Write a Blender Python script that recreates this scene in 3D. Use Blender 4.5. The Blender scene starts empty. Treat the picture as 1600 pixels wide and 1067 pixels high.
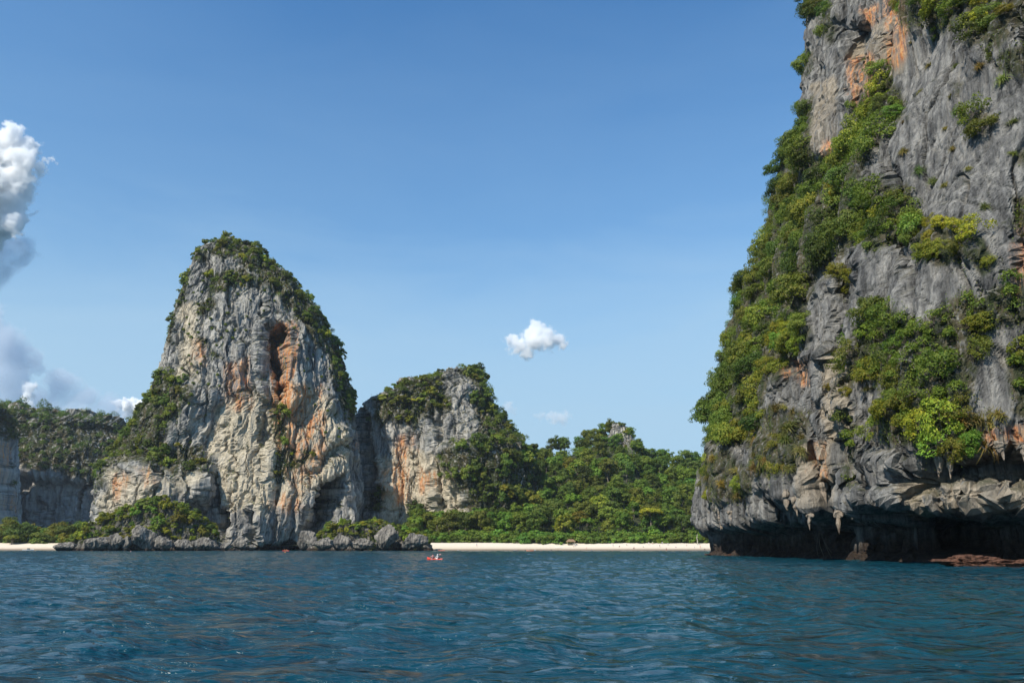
import bpy, math, random
import numpy as np
from concurrent.futures import ThreadPoolExecutor
from mathutils import Vector, Matrix

# ------------------------------------------------------------------ camera, sky, sun, exposure
scene = bpy.context.scene
COL = scene.collection
CAM_H = 2.4
F = 28.0 / 36.0 * 1600.0                 # focal length in photo pixels
PITCH = math.atan(320.0 / F)             # horizon lies 320 px under the middle of the photo
cam_d = bpy.data.cameras.new('camera'); cam = bpy.data.objects.new('camera', cam_d); COL.objects.link(cam)
cam.location = (0, 0, CAM_H); cam.rotation_euler = (math.pi / 2 + PITCH, 0, 0)
cam_d.lens = 28.0; cam_d.sensor_width = 36.0; cam_d.clip_start = 0.5; cam_d.clip_end = 60000
scene.camera = cam

SUN_EL = math.radians(43.0)
SUN_AZ = math.atan2(-0.66, -0.75)        # compass angle of the sun from +Y towards +X
to_sun = Vector((math.sin(SUN_AZ) * math.cos(SUN_EL), math.cos(SUN_AZ) * math.cos(SUN_EL), math.sin(SUN_EL)))
world = bpy.data.worlds.new('World'); scene.world = world; world.use_nodes = True
wn = world.node_tree; bg = wn.nodes['Background']
sky = wn.nodes.new('ShaderNodeTexSky'); sky.sky_type = 'NISHITA'; sky.sun_disc = False
sky.sun_elevation = SUN_EL; sky.sun_rotation = SUN_AZ; sky.air_density = 1.5; sky.dust_density = 0.5; sky.ozone_density = 10.0
def wnode(typ, ins=(), **kw):
    nd = wn.nodes.new(typ)
    for k, v in kw.items(): setattr(nd, k, v)
    for i, v in ins:
        if hasattr(v, 'links'): wn.links.new(v, nd.inputs[i])
        else: nd.inputs[i].default_value = v
    return nd
tint = wnode('ShaderNodeMix', [(0, 1.0), (6, sky.outputs[0]), (7, (0.74, 1.00, 1.06, 1))], data_type='RGBA', blend_type='MULTIPLY')
# the pale veil of moisture that whitens the lower sky all round, with faint high cloud in it
wco = wnode('ShaderNodeTexCoord').outputs['Generated']; wz = wnode('ShaderNodeSeparateXYZ', [(0, wco)]).outputs[2]
wmap = wnode('ShaderNodeMapping', [(0, wco), (3, (1.2, 1.2, 5.0))]); wnz = wnode('ShaderNodeTexNoise', [(0, wmap.outputs[0]), (2, 2.2), (3, 6.0), (4, 0.55), (8, 0.5)]).outputs[0]
wzz = wnode('ShaderNodeMath', [(0, wz), (1, wnode('ShaderNodeMath', [(0, wnode('ShaderNodeMath', [(0, wnz), (1, 0.5)], operation='SUBTRACT').outputs[0]), (1, -0.17)], operation='MULTIPLY').outputs[0])], operation='ADD').outputs[0]
veil = wnode('ShaderNodeValToRGB', [(0, wzz)])
while len(veil.color_ramp.elements) < 5: veil.color_ramp.elements.new(0.5)
for e_, (p_, v_) in zip(veil.color_ramp.elements, ((0.0, 0.97), (0.14, 0.93), (0.25, 0.74), (0.40, 0.20), (0.62, 0.0))): e_.position = p_; e_.color = (v_, v_, v_, 1)
pale = wnode('ShaderNodeMix', [(0, veil.outputs[0]), (6, tint.outputs[2]), (7, (2.9, 4.3, 5.6, 1))], data_type='RGBA')
wn.links.new(pale.outputs[2], bg.inputs[0]); bg.inputs[1].default_value = 0.125
sun_d = bpy.data.lights.new('sun', 'SUN'); sun_d.energy = 4.8; sun_d.angle = math.radians(0.53); sun_d.color = (1.0, 0.93, 0.80)
sun = bpy.data.objects.new('sun', sun_d); COL.objects.link(sun)
sun.rotation_euler = to_sun.to_track_quat('Z', 'Y').to_euler(); sun.location = (0, -50, 200)
vs = scene.view_settings; vs.view_transform = 'Standard'; vs.look = 'None'; vs.exposure = 0.25; vs.gamma = 1.0; vs.use_curve_mapping = False
scene.cycles.max_bounces = 6; scene.cycles.transparent_max_bounces = 24
scene.cycles.caustics_reflective = False; scene.cycles.caustics_refractive = False
scene.cycles.use_denoising = True; scene.cycles.sample_clamp_direct = 6.0; scene.cycles.sample_clamp_indirect = 4.0

# ------------------------------------------------------------------ pixel <-> place
CP, SP = math.cos(PITCH), math.sin(PITCH)
def at(px, py, d):
    """place at distance d (metres north) seen at photo pixel px,py"""
    u = (np.asarray(px, float) - 800) / F; v = (533.5 - np.asarray(py, float)) / F
    k = d / (CP - v * SP)
    return u * k, d + 0 * u, CAM_H + (SP + v * CP) * k
def ground(px, py, z=0.0):
    u = (px - 800) / F; v = (533.5 - py) / F
    k = (z - CAM_H) / (SP + v * CP)
    return u * k, (CP - v * SP) * k
def proj(P):
    x = P[..., 0]; y = P[..., 1]; z = P[..., 2] - CAM_H
    zc = y * CP + z * SP
    return 800 + F * x / zc, 533.5 - F * (-y * SP + z * CP) / zc

# ------------------------------------------------------------------ noise
_r = np.random.default_rng(7)
PERM = np.tile(_r.permutation(256), 3).astype(np.int32)
GRAD = _r.normal(size=(256, 3)); GRAD = (GRAD / np.linalg.norm(GRAD, axis=1, keepdims=True)).astype(np.float32)
RV = _r.random((256, 4)).astype(np.float32)
def _noise(Q):
    I = np.floor(Q).astype(np.int32); f = Q - I
    I &= 255; w = f * f * f * (f * (f * 6 - 15) + 10)
    out = np.zeros(len(Q), np.float32); f0 = (f[:, 0], f[:, 0] - 1); f1 = (f[:, 1], f[:, 1] - 1); f2 = (f[:, 2], f[:, 2] - 1)
    for a in (0, 1):
        hx = PERM.take(I[:, 0] + a); wx = w[:, 0] if a else 1 - w[:, 0]
        for b in (0, 1):
            hy = PERM.take(hx + I[:, 1] + b); wy = wx * (w[:, 1] if b else 1 - w[:, 1])
            for c in (0, 1):
                h = PERM.take(hy + I[:, 2] + c)
                dt = GX.take(h) * f0[a] + GY.take(h) * f1[b] + GZ.take(h) * f2[c]
                out += dt * (wy * (w[:, 2] if c else 1 - w[:, 2]))
    return out
GX, GY, GZ = (np.ascontiguousarray(GRAD[:, i]) for i in range(3))
POOL = ThreadPoolExecutor(4)
def noise(P, sc, seed=0):
    """gradient noise, about -0.7..0.7; sc = wavelength in metres (one number or three)"""
    Q = ((P / np.asarray(sc, float)).reshape(-1, 3) + seed * 17.31 % 256).astype(np.float32)
    out = np.concatenate(list(POOL.map(_noise, [Q[i:i + 12000] for i in range(0, len(Q), 12000)])))
    return out.reshape(P.shape[:-1]) * 1.5
def fbm(P, sc, oct=4, seed=0, gain=0.5):
    sc = np.asarray(sc, float); t = 0; a = 1.0
    for i in range(oct):
        t = t + a * noise(P, sc / 2.0 ** i, seed + i * 3); a *= gain
    return t
def cells(P, sc, seed=0):
    """cell noise: value of the nearest cell, and how near the joint is (0 on the joint)"""
    Q = ((P / np.asarray(sc, float)).reshape(-1, 3) + seed * 11.7 % 256).astype(np.float32)
    I = np.floor(Q - 0.5).astype(np.int32); f = Q - I
    d1 = np.full(len(Q), 9.0, np.float32); d2 = d1.copy(); val = np.zeros(len(Q), np.float32)
    for a in (0, 1):
        ha = PERM[(I[:, 0] + a) & 255]
        for b in (0, 1):
            hb = PERM[ha + ((I[:, 1] + b) & 255)]
            for c in (0, 1):
                r = RV[PERM[hb + ((I[:, 2] + c) & 255)]]
                d = (a + r[:, 0] - f[:, 0]) ** 2 + (b + r[:, 1] - f[:, 1]) ** 2 + (c + r[:, 2] - f[:, 2]) ** 2
                n = d < d1
                d2 = np.where(n, d1, np.minimum(d2, d)); val = np.where(n, r[:, 3], val); d1 = np.where(n, d, d1)
    return val.reshape(P.shape[:-1]), (np.sqrt(d2) - np.sqrt(d1)).reshape(P.shape[:-1])
def sst(a, b, x):
    t = np.clip((x - a) / (b - a), 0, 1); return t * t * (3 - 2 * t)
def inside(px, py, poly):
    """signed distance in photo pixels to an outline, positive inside"""
    px = np.asarray(px, float); py = np.asarray(py, float)
    sx, sy = px, py; pp = np.array(poly, float)
    near = (sx > pp[:, 0].min() - 30) & (sx < pp[:, 0].max() + 30) & (sy > pp[:, 1].min() - 30) & (sy < pp[:, 1].max() + 30)
    px = sx[near]; py = sy[near]
    best = np.full(px.shape, 1e9); ins = np.zeros(px.shape, bool)
    n = len(poly)
    for i in range(n):
        x0, y0 = poly[i]; x1, y1 = poly[(i + 1) % n]
        dx, dy = x1 - x0, y1 - y0
        t = np.clip(((px - x0) * dx + (py - y0) * dy) / (dx * dx + dy * dy + 1e-9), 0, 1)
        best = np.minimum(best, (px - x0 - t * dx) ** 2 + (py - y0 - t * dy) ** 2)
        if y0 != y1:
            c = ((y0 > py) != (y1 > py)) & (px < (x1 - x0) * (py - y0) / (y1 - y0) + x0)
            ins ^= c
    out = np.full(sx.shape, -99.0); out[near] = np.where(ins, 1, -1) * np.sqrt(best)
    return out

# ------------------------------------------------------------------ mesh helpers
def mesh_from(name, V, Fq, mats=(), mat_idx=None, smooth=False):
    """V (n,3), Fq (m,3) or (m,4)"""
    me = bpy.data.meshes.new(name); V = np.asarray(V, np.float32); Fq = np.asarray(Fq, np.int32)
    k = Fq.shape[1]
    me.vertices.add(len(V)); me.vertices.foreach_set('co', V.ravel())
    me.loops.add(Fq.size); me.loops.foreach_set('vertex_index', Fq.ravel())
    me.polygons.add(len(Fq)); me.polygons.foreach_set('loop_start', np.arange(0, Fq.size, k, dtype=np.int32))
    for m in mats: me.materials.append(m)
    if mat_idx is not None: me.polygons.foreach_set('material_index', np.asarray(mat_idx, np.int32))
    me.update(calc_edges=True)
    me.polygons.foreach_set('use_smooth', np.full(len(Fq), smooth))
    return me
def obj(name, me, parent=None, loc=(0, 0, 0)):
    o = bpy.data.objects.new(name, me); COL.objects.link(o); o.location = loc
    if parent: o.parent = parent
    return o
def tag(o, label, cat=None, group=None, kind=None):
    o['label'] = label
    if cat: o['category'] = cat
    if group: o['group'] = group
    if kind: o['kind'] = kind
    return o
def grid_faces(nr, nc, wrap):
    r = np.arange(nr - 1)[:, None]; c = np.arange(nc if wrap else nc - 1)[None, :]
    c2 = (c + 1) % nc
    return np.stack([r * nc + c, r * nc + c2, (r + 1) * nc + c2, (r + 1) * nc + c], -1).reshape(-1, 4)
def grid_normals(P, wrap=True):
    if wrap: du = np.roll(P, -1, 1) - np.roll(P, 1, 1)
    else: du = np.gradient(P, axis=1)
    dv = np.gradient(P, axis=0)
    n = np.cross(du, dv); L = np.linalg.norm(n, axis=-1, keepdims=True)
    return n / np.maximum(L, 1e-9)
def set_mask(me, arr):
    a = me.attributes.new('mask', 'FLOAT_COLOR', 'POINT'); a.data.foreach_set('color', np.asarray(arr, np.float32).ravel())

# ------------------------------------------------------------------ materials
class NT:
    def __init__(s, name):
        s.m = bpy.data.materials.new(name); s.m.use_nodes = True; s.t = s.m.node_tree; s.b = s.t.nodes['Principled BSDF']
    def n(s, typ, **kw):
        nd = s.t.nodes.new(typ)
        for k, v in kw.items(): setattr(nd, k, v)
        return nd
    def l(s, a, b): s.t.links.new(a, b)
    def noise(s, vec, scale, detail=6, rough=0.6, dist=0.0):
        nd = s.n('ShaderNodeTexNoise'); nd.inputs['Scale'].default_value = scale; nd.inputs['Detail'].default_value = detail
        nd.inputs['Roughness'].default_value = rough; nd.inputs['Distortion'].default_value = dist
        if vec is not None: s.l(vec, nd.inputs['Vector'])
        return nd.outputs['Fac']
    def mapping(s, vec, scale):
        nd = s.n('ShaderNodeMapping'); nd.inputs['Scale'].default_value = scale; s.l(vec, nd.inputs['Vector']); return nd.outputs[0]
    def ramp(s, fac, stops):
        nd = s.n('ShaderNodeValToRGB'); e = nd.color_ramp.elements
        while len(e) < len(stops): e.new(0.5)
        for i, (p, c) in enumerate(stops):
            e[i].position = p; e[i].color = (*c, 1) if len(c) == 3 else c
        s.l(fac, nd.inputs[0]); return nd.outputs[0]
    def rng(s, fac, a, b, c=0.0, d=1.0, smooth=True):
        nd = s.n('ShaderNodeMapRange'); nd.interpolation_type = 'SMOOTHSTEP' if smooth else 'LINEAR'
        for i, v in ((1, a), (2, b), (3, c), (4, d)): nd.inputs[i].default_value = v
        s.l(fac, nd.inputs[0]); return nd.outputs[0]
    def math(s, op, a, b=None):
        nd = s.n('ShaderNodeMath', operation=op)
        for i, v in enumerate((a, b)):
            if v is None: continue
            if isinstance(v, (int, float)): nd.inputs[i].default_value = v
            else: s.l(v, nd.inputs[i])
        return nd.outputs[0]
    def mix(s, fac, a, b, mode='MIX'):
        nd = s.n('ShaderNodeMix', data_type='RGBA', blend_type=mode)
        for i, v in ((0, fac), (6, a), (7, b)):
            if isinstance(v, (int, float)): nd.inputs[i].default_value = v
            elif isinstance(v, tuple): nd.inputs[i].default_value = (*v, 1)
            else: s.l(v, nd.inputs[i])
        return nd.outputs[2]
    def bump(s, h, strength, dist, nrm=None):
        nd = s.n('ShaderNodeBump'); nd.inputs['Strength'].default_value = strength; nd.inputs['Distance'].default_value = dist
        s.l(h, nd.inputs['Height'])
        if nrm is not None: s.l(nrm, nd.inputs['Normal'])
        return nd.outputs[0]

def rock_mat(name, dark, mid, light, cream, k=1.0, tide_shade=2.0, bump=0.5, streak=0.8, cream_bias=0.0):
    """limestone: grey with vertical streaks, cream and orange stains; k = feature scale"""
    t = NT(name); co = t.n('ShaderNodeTexCoord').outputs['Object']
    at_ = t.n('ShaderNodeAttribute', attribute_name='mask')
    sep = t.n('ShaderNodeSeparateColor'); t.l(at_.outputs['Color'], sep.inputs[0])
    oran, crm, soil = sep.outputs[0], sep.outputs[1], sep.outputs[2]
    big = t.noise(t.mapping(co, (0.05 * k, 0.05 * k, 0.02 * k)), 1.0, 5, 0.6, 0.6)
    str1 = t.noise(t.mapping(co, (0.45 * k, 0.45 * k, 0.03 * k)), 1.0, 7, 0.68, 0.15)
    str2 = t.noise(t.mapping(co, (1.5 * k, 1.5 * k, 0.045 * k)), 1.0, 6, 0.68, 0.08)
    mott = t.noise(co, 0.9 * k, 8, 0.7)
    f = t.math('ADD', t.math('ADD', t.math('MULTIPLY', str1, 0.62), t.math('MULTIPLY', str2, 0.22)), t.math('MULTIPLY', mott, 0.16))
    base = t.ramp(f, [(0.41, dark), (0.49, mid), (0.58, light)])
    cm = t.math('ADD', t.math('MULTIPLY', big, 1.0), t.math('MULTIPLY', crm, 0.9))
    cm = t.math('ADD', cm, t.math('MULTIPLY', str2, 0.35))
    base = t.mix(t.rng(cm, 0.82 - cream_bias, 1.10 - cream_bias, 0, 0.85), base, t.mix(t.rng(mott, 0.35, 0.65), cream, tuple(c * 0.62 for c in cream)))
    # dark water streaks of algae
    ds = t.rng(str2, 0.52, 0.66, 0, streak)
    base = t.mix(ds, base, t.mix(0.5, base, (0.045, 0.045, 0.047)), 'MIX')
    # iron stain
    of = t.math('MULTIPLY', oran, t.rng(t.math('ADD', t.math('ADD', str1, t.math('MULTIPLY', str2, 0.6)), t.math('MULTIPLY', mott, 0.4)), 0.88, 1.15))
    base = t.mix(of, base, t.mix(t.rng(mott, 0.4, 0.62), (0.50, 0.155, 0.04), (0.62, 0.36, 0.17)))
    # thin soil and moss on ledges
    base = t.mix(t.math('MULTIPLY', soil, t.rng(mott, 0.36, 0.5)), base, t.mix(t.rng(str1, 0.4, 0.6), (0.035, 0.045, 0.016), (0.075, 0.062, 0.030)))
    # tidal band of algae and oysters; on the cliff it also paints notch shade
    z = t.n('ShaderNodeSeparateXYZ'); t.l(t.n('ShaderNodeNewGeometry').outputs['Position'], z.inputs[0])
    zz = t.math('ADD', z.outputs[2], t.math('MULTIPLY', t.math('SUBTRACT', big, 0.5), -tide_shade * 1.5))
    base = t.mix(t.rng(zz, tide_shade * 0.45, tide_shade * 1.3, 0.93, 0), base, t.mix(t.rng(mott, 0.4, 0.65), (0.022, 0.015, 0.012), (0.055, 0.036, 0.026)))
    t.l(base, t.b.inputs['Base Color']); t.b.inputs['Roughness'].default_value = 0.92
    t.b.inputs['Specular IOR Level'].default_value = 0.15
    str3 = t.noise(t.mapping(co, (5.0 * k, 5.0 * k, 0.25 * k)), 1.0, 4, 0.6)
    h = t.math('ADD', t.math('ADD', t.math('MULTIPLY', str2, 0.9), t.math('MULTIPLY', str3, 0.45)), t.math('MULTIPLY', t.noise(co, 2.6 * k, 8, 0.75), 0.5))
    t.l(t.bump(h, bump, 0.7 / k), t.b.inputs['Normal'])
    return t.m

M = {}
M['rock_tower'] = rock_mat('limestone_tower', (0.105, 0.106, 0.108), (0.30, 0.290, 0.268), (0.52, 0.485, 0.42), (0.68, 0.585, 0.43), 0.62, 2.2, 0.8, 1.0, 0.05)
M['rock_cliff'] = rock_mat('limestone_cliff', (0.062, 0.061, 0.060), (0.160, 0.156, 0.149), (0.30, 0.288, 0.265), (0.43, 0.36, 0.27), 1.15, 5.6, 0.8, 0.8, -0.10)  # dark band set high: paints the undercut's shade onto the rock
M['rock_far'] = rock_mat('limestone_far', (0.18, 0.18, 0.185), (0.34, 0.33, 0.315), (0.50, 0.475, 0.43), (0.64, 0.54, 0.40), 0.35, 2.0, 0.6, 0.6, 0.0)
M['rock_boulder'] = rock_mat('limestone_boulder', (0.055, 0.052, 0.048), (0.15, 0.137, 0.12), (0.32, 0.29, 0.245), (0.42, 0.35, 0.26), 1.6, 1.5, 1.0, 0.8, -0.1)
M['rock_reef'] = rock_mat('reddish_reef', (0.05, 0.026, 0.018), (0.115, 0.056, 0.036), (0.20, 0.10, 0.065), (0.22, 0.12, 0.08), 2.8, 0.12, 1.0, 0.5, -0.2)

def leaf_mat(name, c1, c2, c3, trans=0.35):
    t = NT(name)
    oi = t.n('ShaderNodeObjectInfo'); geo = t.n('ShaderNodeNewGeometry')
    rnd = geo.outputs['Random Per Island']
    base = t.ramp(rnd, [(0.0, c1), (0.55, c2), (1.0, c3)])
    base = t.mix(1.0, base, oi.outputs['Color'], 'MULTIPLY')
    hs = t.n('ShaderNodeHueSaturation'); t.l(base, hs.inputs['Color'])
    t.l(t.rng(oi.outputs['Random'], 0, 1, 0.478, 0.512, False), hs.inputs['Hue']); t.l(t.rng(oi.outputs['Random'], 0, 1, 0.72, 1.25, False), hs.inputs['Value'])
    t.l(hs.outputs[0], t.b.inputs['Base Color']); t.b.inputs['Roughness'].default_value = 0.55
    t.b.inputs['Specular IOR Level'].default_value = 0.25
    tr = t.n('ShaderNodeBsdfTranslucent'); t.l(t.mix(1.0, hs.outputs[0], (1.15, 1.25, 0.45), 'MULTIPLY'), tr.inputs[0])
    mx = t.n('ShaderNodeMixShader'); mx.inputs[0].default_value = trans
    t.l(t.b.outputs[0], mx.inputs[1]); t.l(tr.outputs[0], mx.inputs[2]); t.l(mx.outputs[0], t.t.nodes['Material Output'].inputs[0])
    return t.m
M['leaf'] = leaf_mat('leaf', (0.082, 0.130, 0.019), (0.143, 0.196, 0.027), (0.238, 0.252, 0.038))
M['grass'] = leaf_mat('dry_grass', (0.10, 0.12, 0.03), (0.17, 0.17, 0.05), (0.24, 0.20, 0.08))
def plain(name, c, rough=0.7, var=0.25, sc=1.5):
    t = NT(name); co = t.n('ShaderNodeTexCoord').outputs['Object']
    nz = t.noise(co, sc, 5, 0.6)
    t.l(t.mix(t.rng(nz, 0.3, 0.7), tuple(x * (1 - var) for x in c), tuple(min(1, x * (1 + var)) for x in c)), t.b.inputs['Base Color'])
    t.b.inputs['Roughness'].default_value = rough
    return t.m
M['bark'] = plain('bark', (0.16, 0.135, 0.105), 0.9, 0.4, 2.0)
M['pale_bark'] = plain('pale_dead_wood', (0.42, 0.38, 0.32), 0.85, 0.3, 3.0)

# ------------------------------------------------------------------ the sea
def build_sea():
    rng = np.random.default_rng(3)
    r = np.concatenate([[0.0, 2.0, 5.0, 8.0], 10.0 * (58.0) ** (np.linspace(0, 1, 1010)), [800, 1200, 2500, 6000, 14000, 30000]])
    a = np.concatenate([np.radians(np.linspace(-37, 37, 470)), np.radians(np.linspace(42, 318, 36))])
    R, A = np.meshgrid(r.astype(np.float32), a.astype(np.float32), indexing='ij')
    X = R * np.sin(A); Y = R * np.cos(A); Z = np.zeros_like(X); DX = np.zeros_like(X); DY = np.zeros_like(X)
    step = np.gradient(r)[:, None] * np.ones_like(A)
    for i in range(64):
        lam = 0.5 * (13.0) ** (rng.random() ** 1.05)
        th = math.radians(-62) + rng.normal(0, 0.62)          # the wind comes over the left shoulder
        k = 2 * math.pi / lam; kx, ky = k * math.cos(th), k * math.sin(th)
        amp = 0.0088 * lam ** 0.85 * (0.5 + rng.random()) * (0.65 if lam < 1.2 else 1.0)
        fade = 1 - sst(lam * 0.38, lam * 0.62, step)
        # waves travel in groups
        grp = 0.55 + 0.45 * np.sin(X * kx * 0.13 - Y * ky * 0.11 + rng.random() * 6) * np.sin(Y * 0.05 * k + X * 0.03 * k + rng.random() * 6)
        ph = kx * X + ky * Y + rng.random() * 6.283
        Z += amp * np.cos(ph) * fade * grp; q = amp * 0.85 * np.sin(ph) * fade * grp
        DX -= q * math.cos(th); DY -= q * math.sin(th)
    far = R < 700
    V = np.stack([X + DX * far, Y + DY * far, Z * far], -1)
    t = NT('sea_water'); co = t.n('ShaderNodeTexCoord').outputs['Object']
    t.b.inputs['Base Color'].default_value = (0.006, 0.040, 0.044, 1)
    deep = t.noise(t.mapping(co, (0.012, 0.03, 1)), 1.0, 3, 0.5)
    t.l(t.mix(t.rng(deep, 0.35, 0.65), (0.0030, 0.040, 0.062), (0.0050, 0.053, 0.075)), t.b.inputs['Base Color'])
    t.b.inputs['Roughness'].default_value = 0.10; t.b.inputs['IOR'].default_value = 1.333
    rot = t.n('ShaderNodeMapping'); rot.inputs['Rotation'].default_value = (0, 0, math.radians(28)); rot.inputs['Scale'].default_value = (0.55, 1.25, 1); t.l(co, rot.inputs[0])
    w1 = t.noise(rot.outputs[0], 0.55, 3, 0.55, 0.3)
    w2 = t.noise(rot.outputs[0], 2.1, 4, 0.6, 0.4)
    w3 = t.noise(rot.outputs[0], 6.5, 3, 0.55, 0.3)
    nb = t.bump(w2, 0.9, 0.26, t.bump(w1, 1.0, 1.5))
    t.l(t.bump(w3, 0.6, 0.03, nb), t.b.inputs['Normal'])
    me = mesh_from('sea', V.reshape(-1, 3), grid_faces(len(r), len(a), True)[:, ::-1], [t.m], smooth=True)
    o = obj('sea', me); tag(o, 'choppy deep blue sea reaching to the rocks and beach', kind='structure')
build_sea()

# ------------------------------------------------------------------ rock towers
def rows_px(left, right, n, power=1.45):
    L = np.array(left, float); R = np.array(right, float)
    top = min(L[:, 1].min(), R[:, 1].min()); bot = max(L[:, 1].max(), R[:, 1].max())
    py = top + (bot - top) * np.linspace(0, 1, n) ** power
    py = py[::-1]
    L = L[np.argsort(L[:, 1])]; R = R[np.argsort(R[:, 1])]
    return py, np.interp(py, L[:, 1], L[:, 0]), np.interp(py, R[:, 1], R[:, 0])

def tower(left, right, dc, depth, nth, nrow, expo=2.4, seed=0, k=1.0, carve=(), steps=(), flute=1.0, block=1.0, back=0.35, lean=0.0, min_half=0.6, inset=2.0):
    """closed rock tower from its outline at distance dc; depth(zfrac)->half depth in units of half width"""
    py, lx, rx = rows_px(left, right, nrow)
    X0, _, Z = at(lx, py, dc); X1, _, _ = at(rx, py, dc)
    cx = (X0 + X1) / 2; a = np.maximum((X1 - X0) / 2, min_half)
    zf = (Z - Z.min()) / (Z.max() - Z.min())
    b = a * np.array([depth(q) for q in zf])
    nb = int(nth * back); nf = nth - nb
    th = np.concatenate([np.linspace(math.pi - 0.25, 2 * math.pi + 0.25, nf, endpoint=False), np.linspace(0.25, math.pi - 0.25, nb, endpoint=False)])
    c, s = np.cos(th), np.sin(th); e = 2 / expo
    ux = np.sign(c) * np.abs(c) ** e; uy = np.sign(s) * np.abs(s) ** e
    P = np.stack([cx[:, None] + a[:, None] * ux, dc + b[:, None] * uy + lean * (Z - Z.min())[:, None], Z[:, None] + 0 * ux], -1)
    H = Z.max() - Z.min()
    def push(P, d, up=0.35):
        N = grid_normals(P); N[..., 2] *= up
        N /= np.maximum(np.linalg.norm(N, axis=-1, keepdims=True), 1e-6)
        return P + N * d[..., None]
    Ls = np.array(sorted(left, key=lambda t: t[1]), float); Rs = np.array(sorted(right, key=lambda t: t[1]), float)
    def fit(P):
        px, pyy = proj(P); r = np.arange(len(P)); i = px.argmin(1); j = px.argmax(1)
        zc = P[..., 1] * CP + (P[..., 2] - CAM_H) * SP
        xa, xb = P[r, i, 0], P[r, j, 0]
        da = (np.interp(pyy[r, i], Ls[:, 1], Ls[:, 0]) + inset - px[r, i]) * zc[r, i] / F; db = (np.interp(pyy[r, j], Rs[:, 1], Rs[:, 0]) - inset - px[r, j]) * zc[r, j] / F
        sm = lambda v: np.convolve(np.pad(v, 5, mode='edge'), np.ones(11) / 11, 'valid')
        da, db = sm(da), sm(db); w = np.maximum(xb - xa, 1.0); ok = (w > 14)
        da, db = da * ok, db * ok
        t = np.clip((P[..., 0] - xa[:, None]) / w[:, None], 0, 1)
        P[..., 0] += da[:, None] * (1 - t) + db[:, None] * t
        return P
    soft = np.minimum(1, (a / 12.0 + 0.15))[:, None]
    d = fbm(P, (38 * k, 38 * k, 75 * k), 3, seed) * 8.5 * k * soft
    P = fit(push(P, d))
    px, py_ = proj(P); front = grid_normals(P)[..., 1] < 0.25
    d = np.zeros(P.shape[:2])
    wob = fbm(P, 9 * k, 3, seed + 40) * 7
    for poly, dep, edge in carve:
        d -= dep * sst(-edge, edge, inside(px + wob, py_ + wob * 0.7, poly)) * front
    Q = P.copy(); P = push(P, d, 0.1)          # relief is laid out on the uncarved wall, so columns run on through the hollows
    W = Q + 2.6 * k * np.stack([noise(Q, 11 * k, seed + 50), noise(Q, 11 * k, seed + 51), noise(Q, 14 * k, seed + 52)], -1)
    d = flute * k * (5.0 * np.abs(noise(W, (10 * k, 10 * k, 95 * k), seed + 5)) ** 0.8 + 3.0 * np.abs(noise(W, (4.0 * k, 4.0 * k, 60 * k), seed + 6)) ** 0.8 + 1.3 * np.abs(noise(W, (1.9 * k, 1.9 * k, 30 * k), seed + 7)))
    v, j = cells(W, (9 * k, 9 * k, 30 * k), seed + 8)
    d += block * k * (1.7 * (v - 0.5) - 1.2 * (1 - sst(0, 0.10, j))) - 2.4 * k * np.exp(-(noise(W, (15 * k, 15 * k, 130 * k), seed + 13) / 0.03) ** 2)
    P = push(P, d * soft)
    v, j = cells(Q + 1.2 * k * fbm(Q, 5 * k, 2, seed + 60)[..., None], (3.4 * k, 3.4 * k, 12 * k), seed + 9)
    d = block * k * (0.7 * (v - 0.5) - 0.5 * (1 - sst(0, 0.12, j))) + 0.55 * k * fbm(Q, (2.4 * k, 2.4 * k, 9 * k), 3, seed + 11, 0.6)
    P = fit(push(P, d * soft))
    return P

def surf(P, wrap=True):
    N = grid_normals(P, wrap); px, py = proj(P)
    A = np.linalg.norm(np.cross(np.roll(P, -1, 1) - P, np.gradient(P, axis=0)), axis=-1)
    A[:, -1] = 0
    V = P - np.array([0, 0, CAM_H]); V /= np.linalg.norm(V, axis=-1, keepdims=True)
    return dict(P=P, N=N, px=px, py=py, A=A, face=-(N * V).sum(-1))

def rock_object(name, P, mat, mask, label, cat):
    """closed mesh around its own base point, with top and bottom caps"""
    base = np.array([P[0, :, 0].mean(), P[0, :, 1].mean(), 0.0])
    nr, nc, _ = P.shape
    V = np.concatenate([P.reshape(-1, 3) - base, [P[-1].mean(0) - base]])
    Fq = grid_faces(nr, nc, True)
    c = np.arange(nc); top = (nr - 1) * nc
    cap = np.stack([top + c, top + (c + 1) % nc, np.full(nc, nr * nc), np.full(nc, nr * nc)], -1)
    me = bpy.data.meshes.new(name)
    me = mesh_from(name, V, Fq, [mat])
    set_mask(me, np.concatenate([mask.reshape(-1, 4), [[0, 0, 1, 1]]]))
    o = obj(name, me, loc=base); tag(o, label, cat)
    return o

def poly_mask(S, polys, edge=4.0, wob=6.0, k=10.0, seed=3, face=-0.15):
    if 'w' not in S: S['w'] = (noise(S['P'], k, seed), noise(S['P'], k, seed + 1))
    w1 = S['w'][0] * wob; w2 = S['w'][1] * wob
    m = np.zeros(S['px'].shape)
    for p in polys: m = np.maximum(m, sst(-edge, edge, inside(S['px'] + w1, S['py'] + w2, p)))
    return m * (S['face'] > face)

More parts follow.
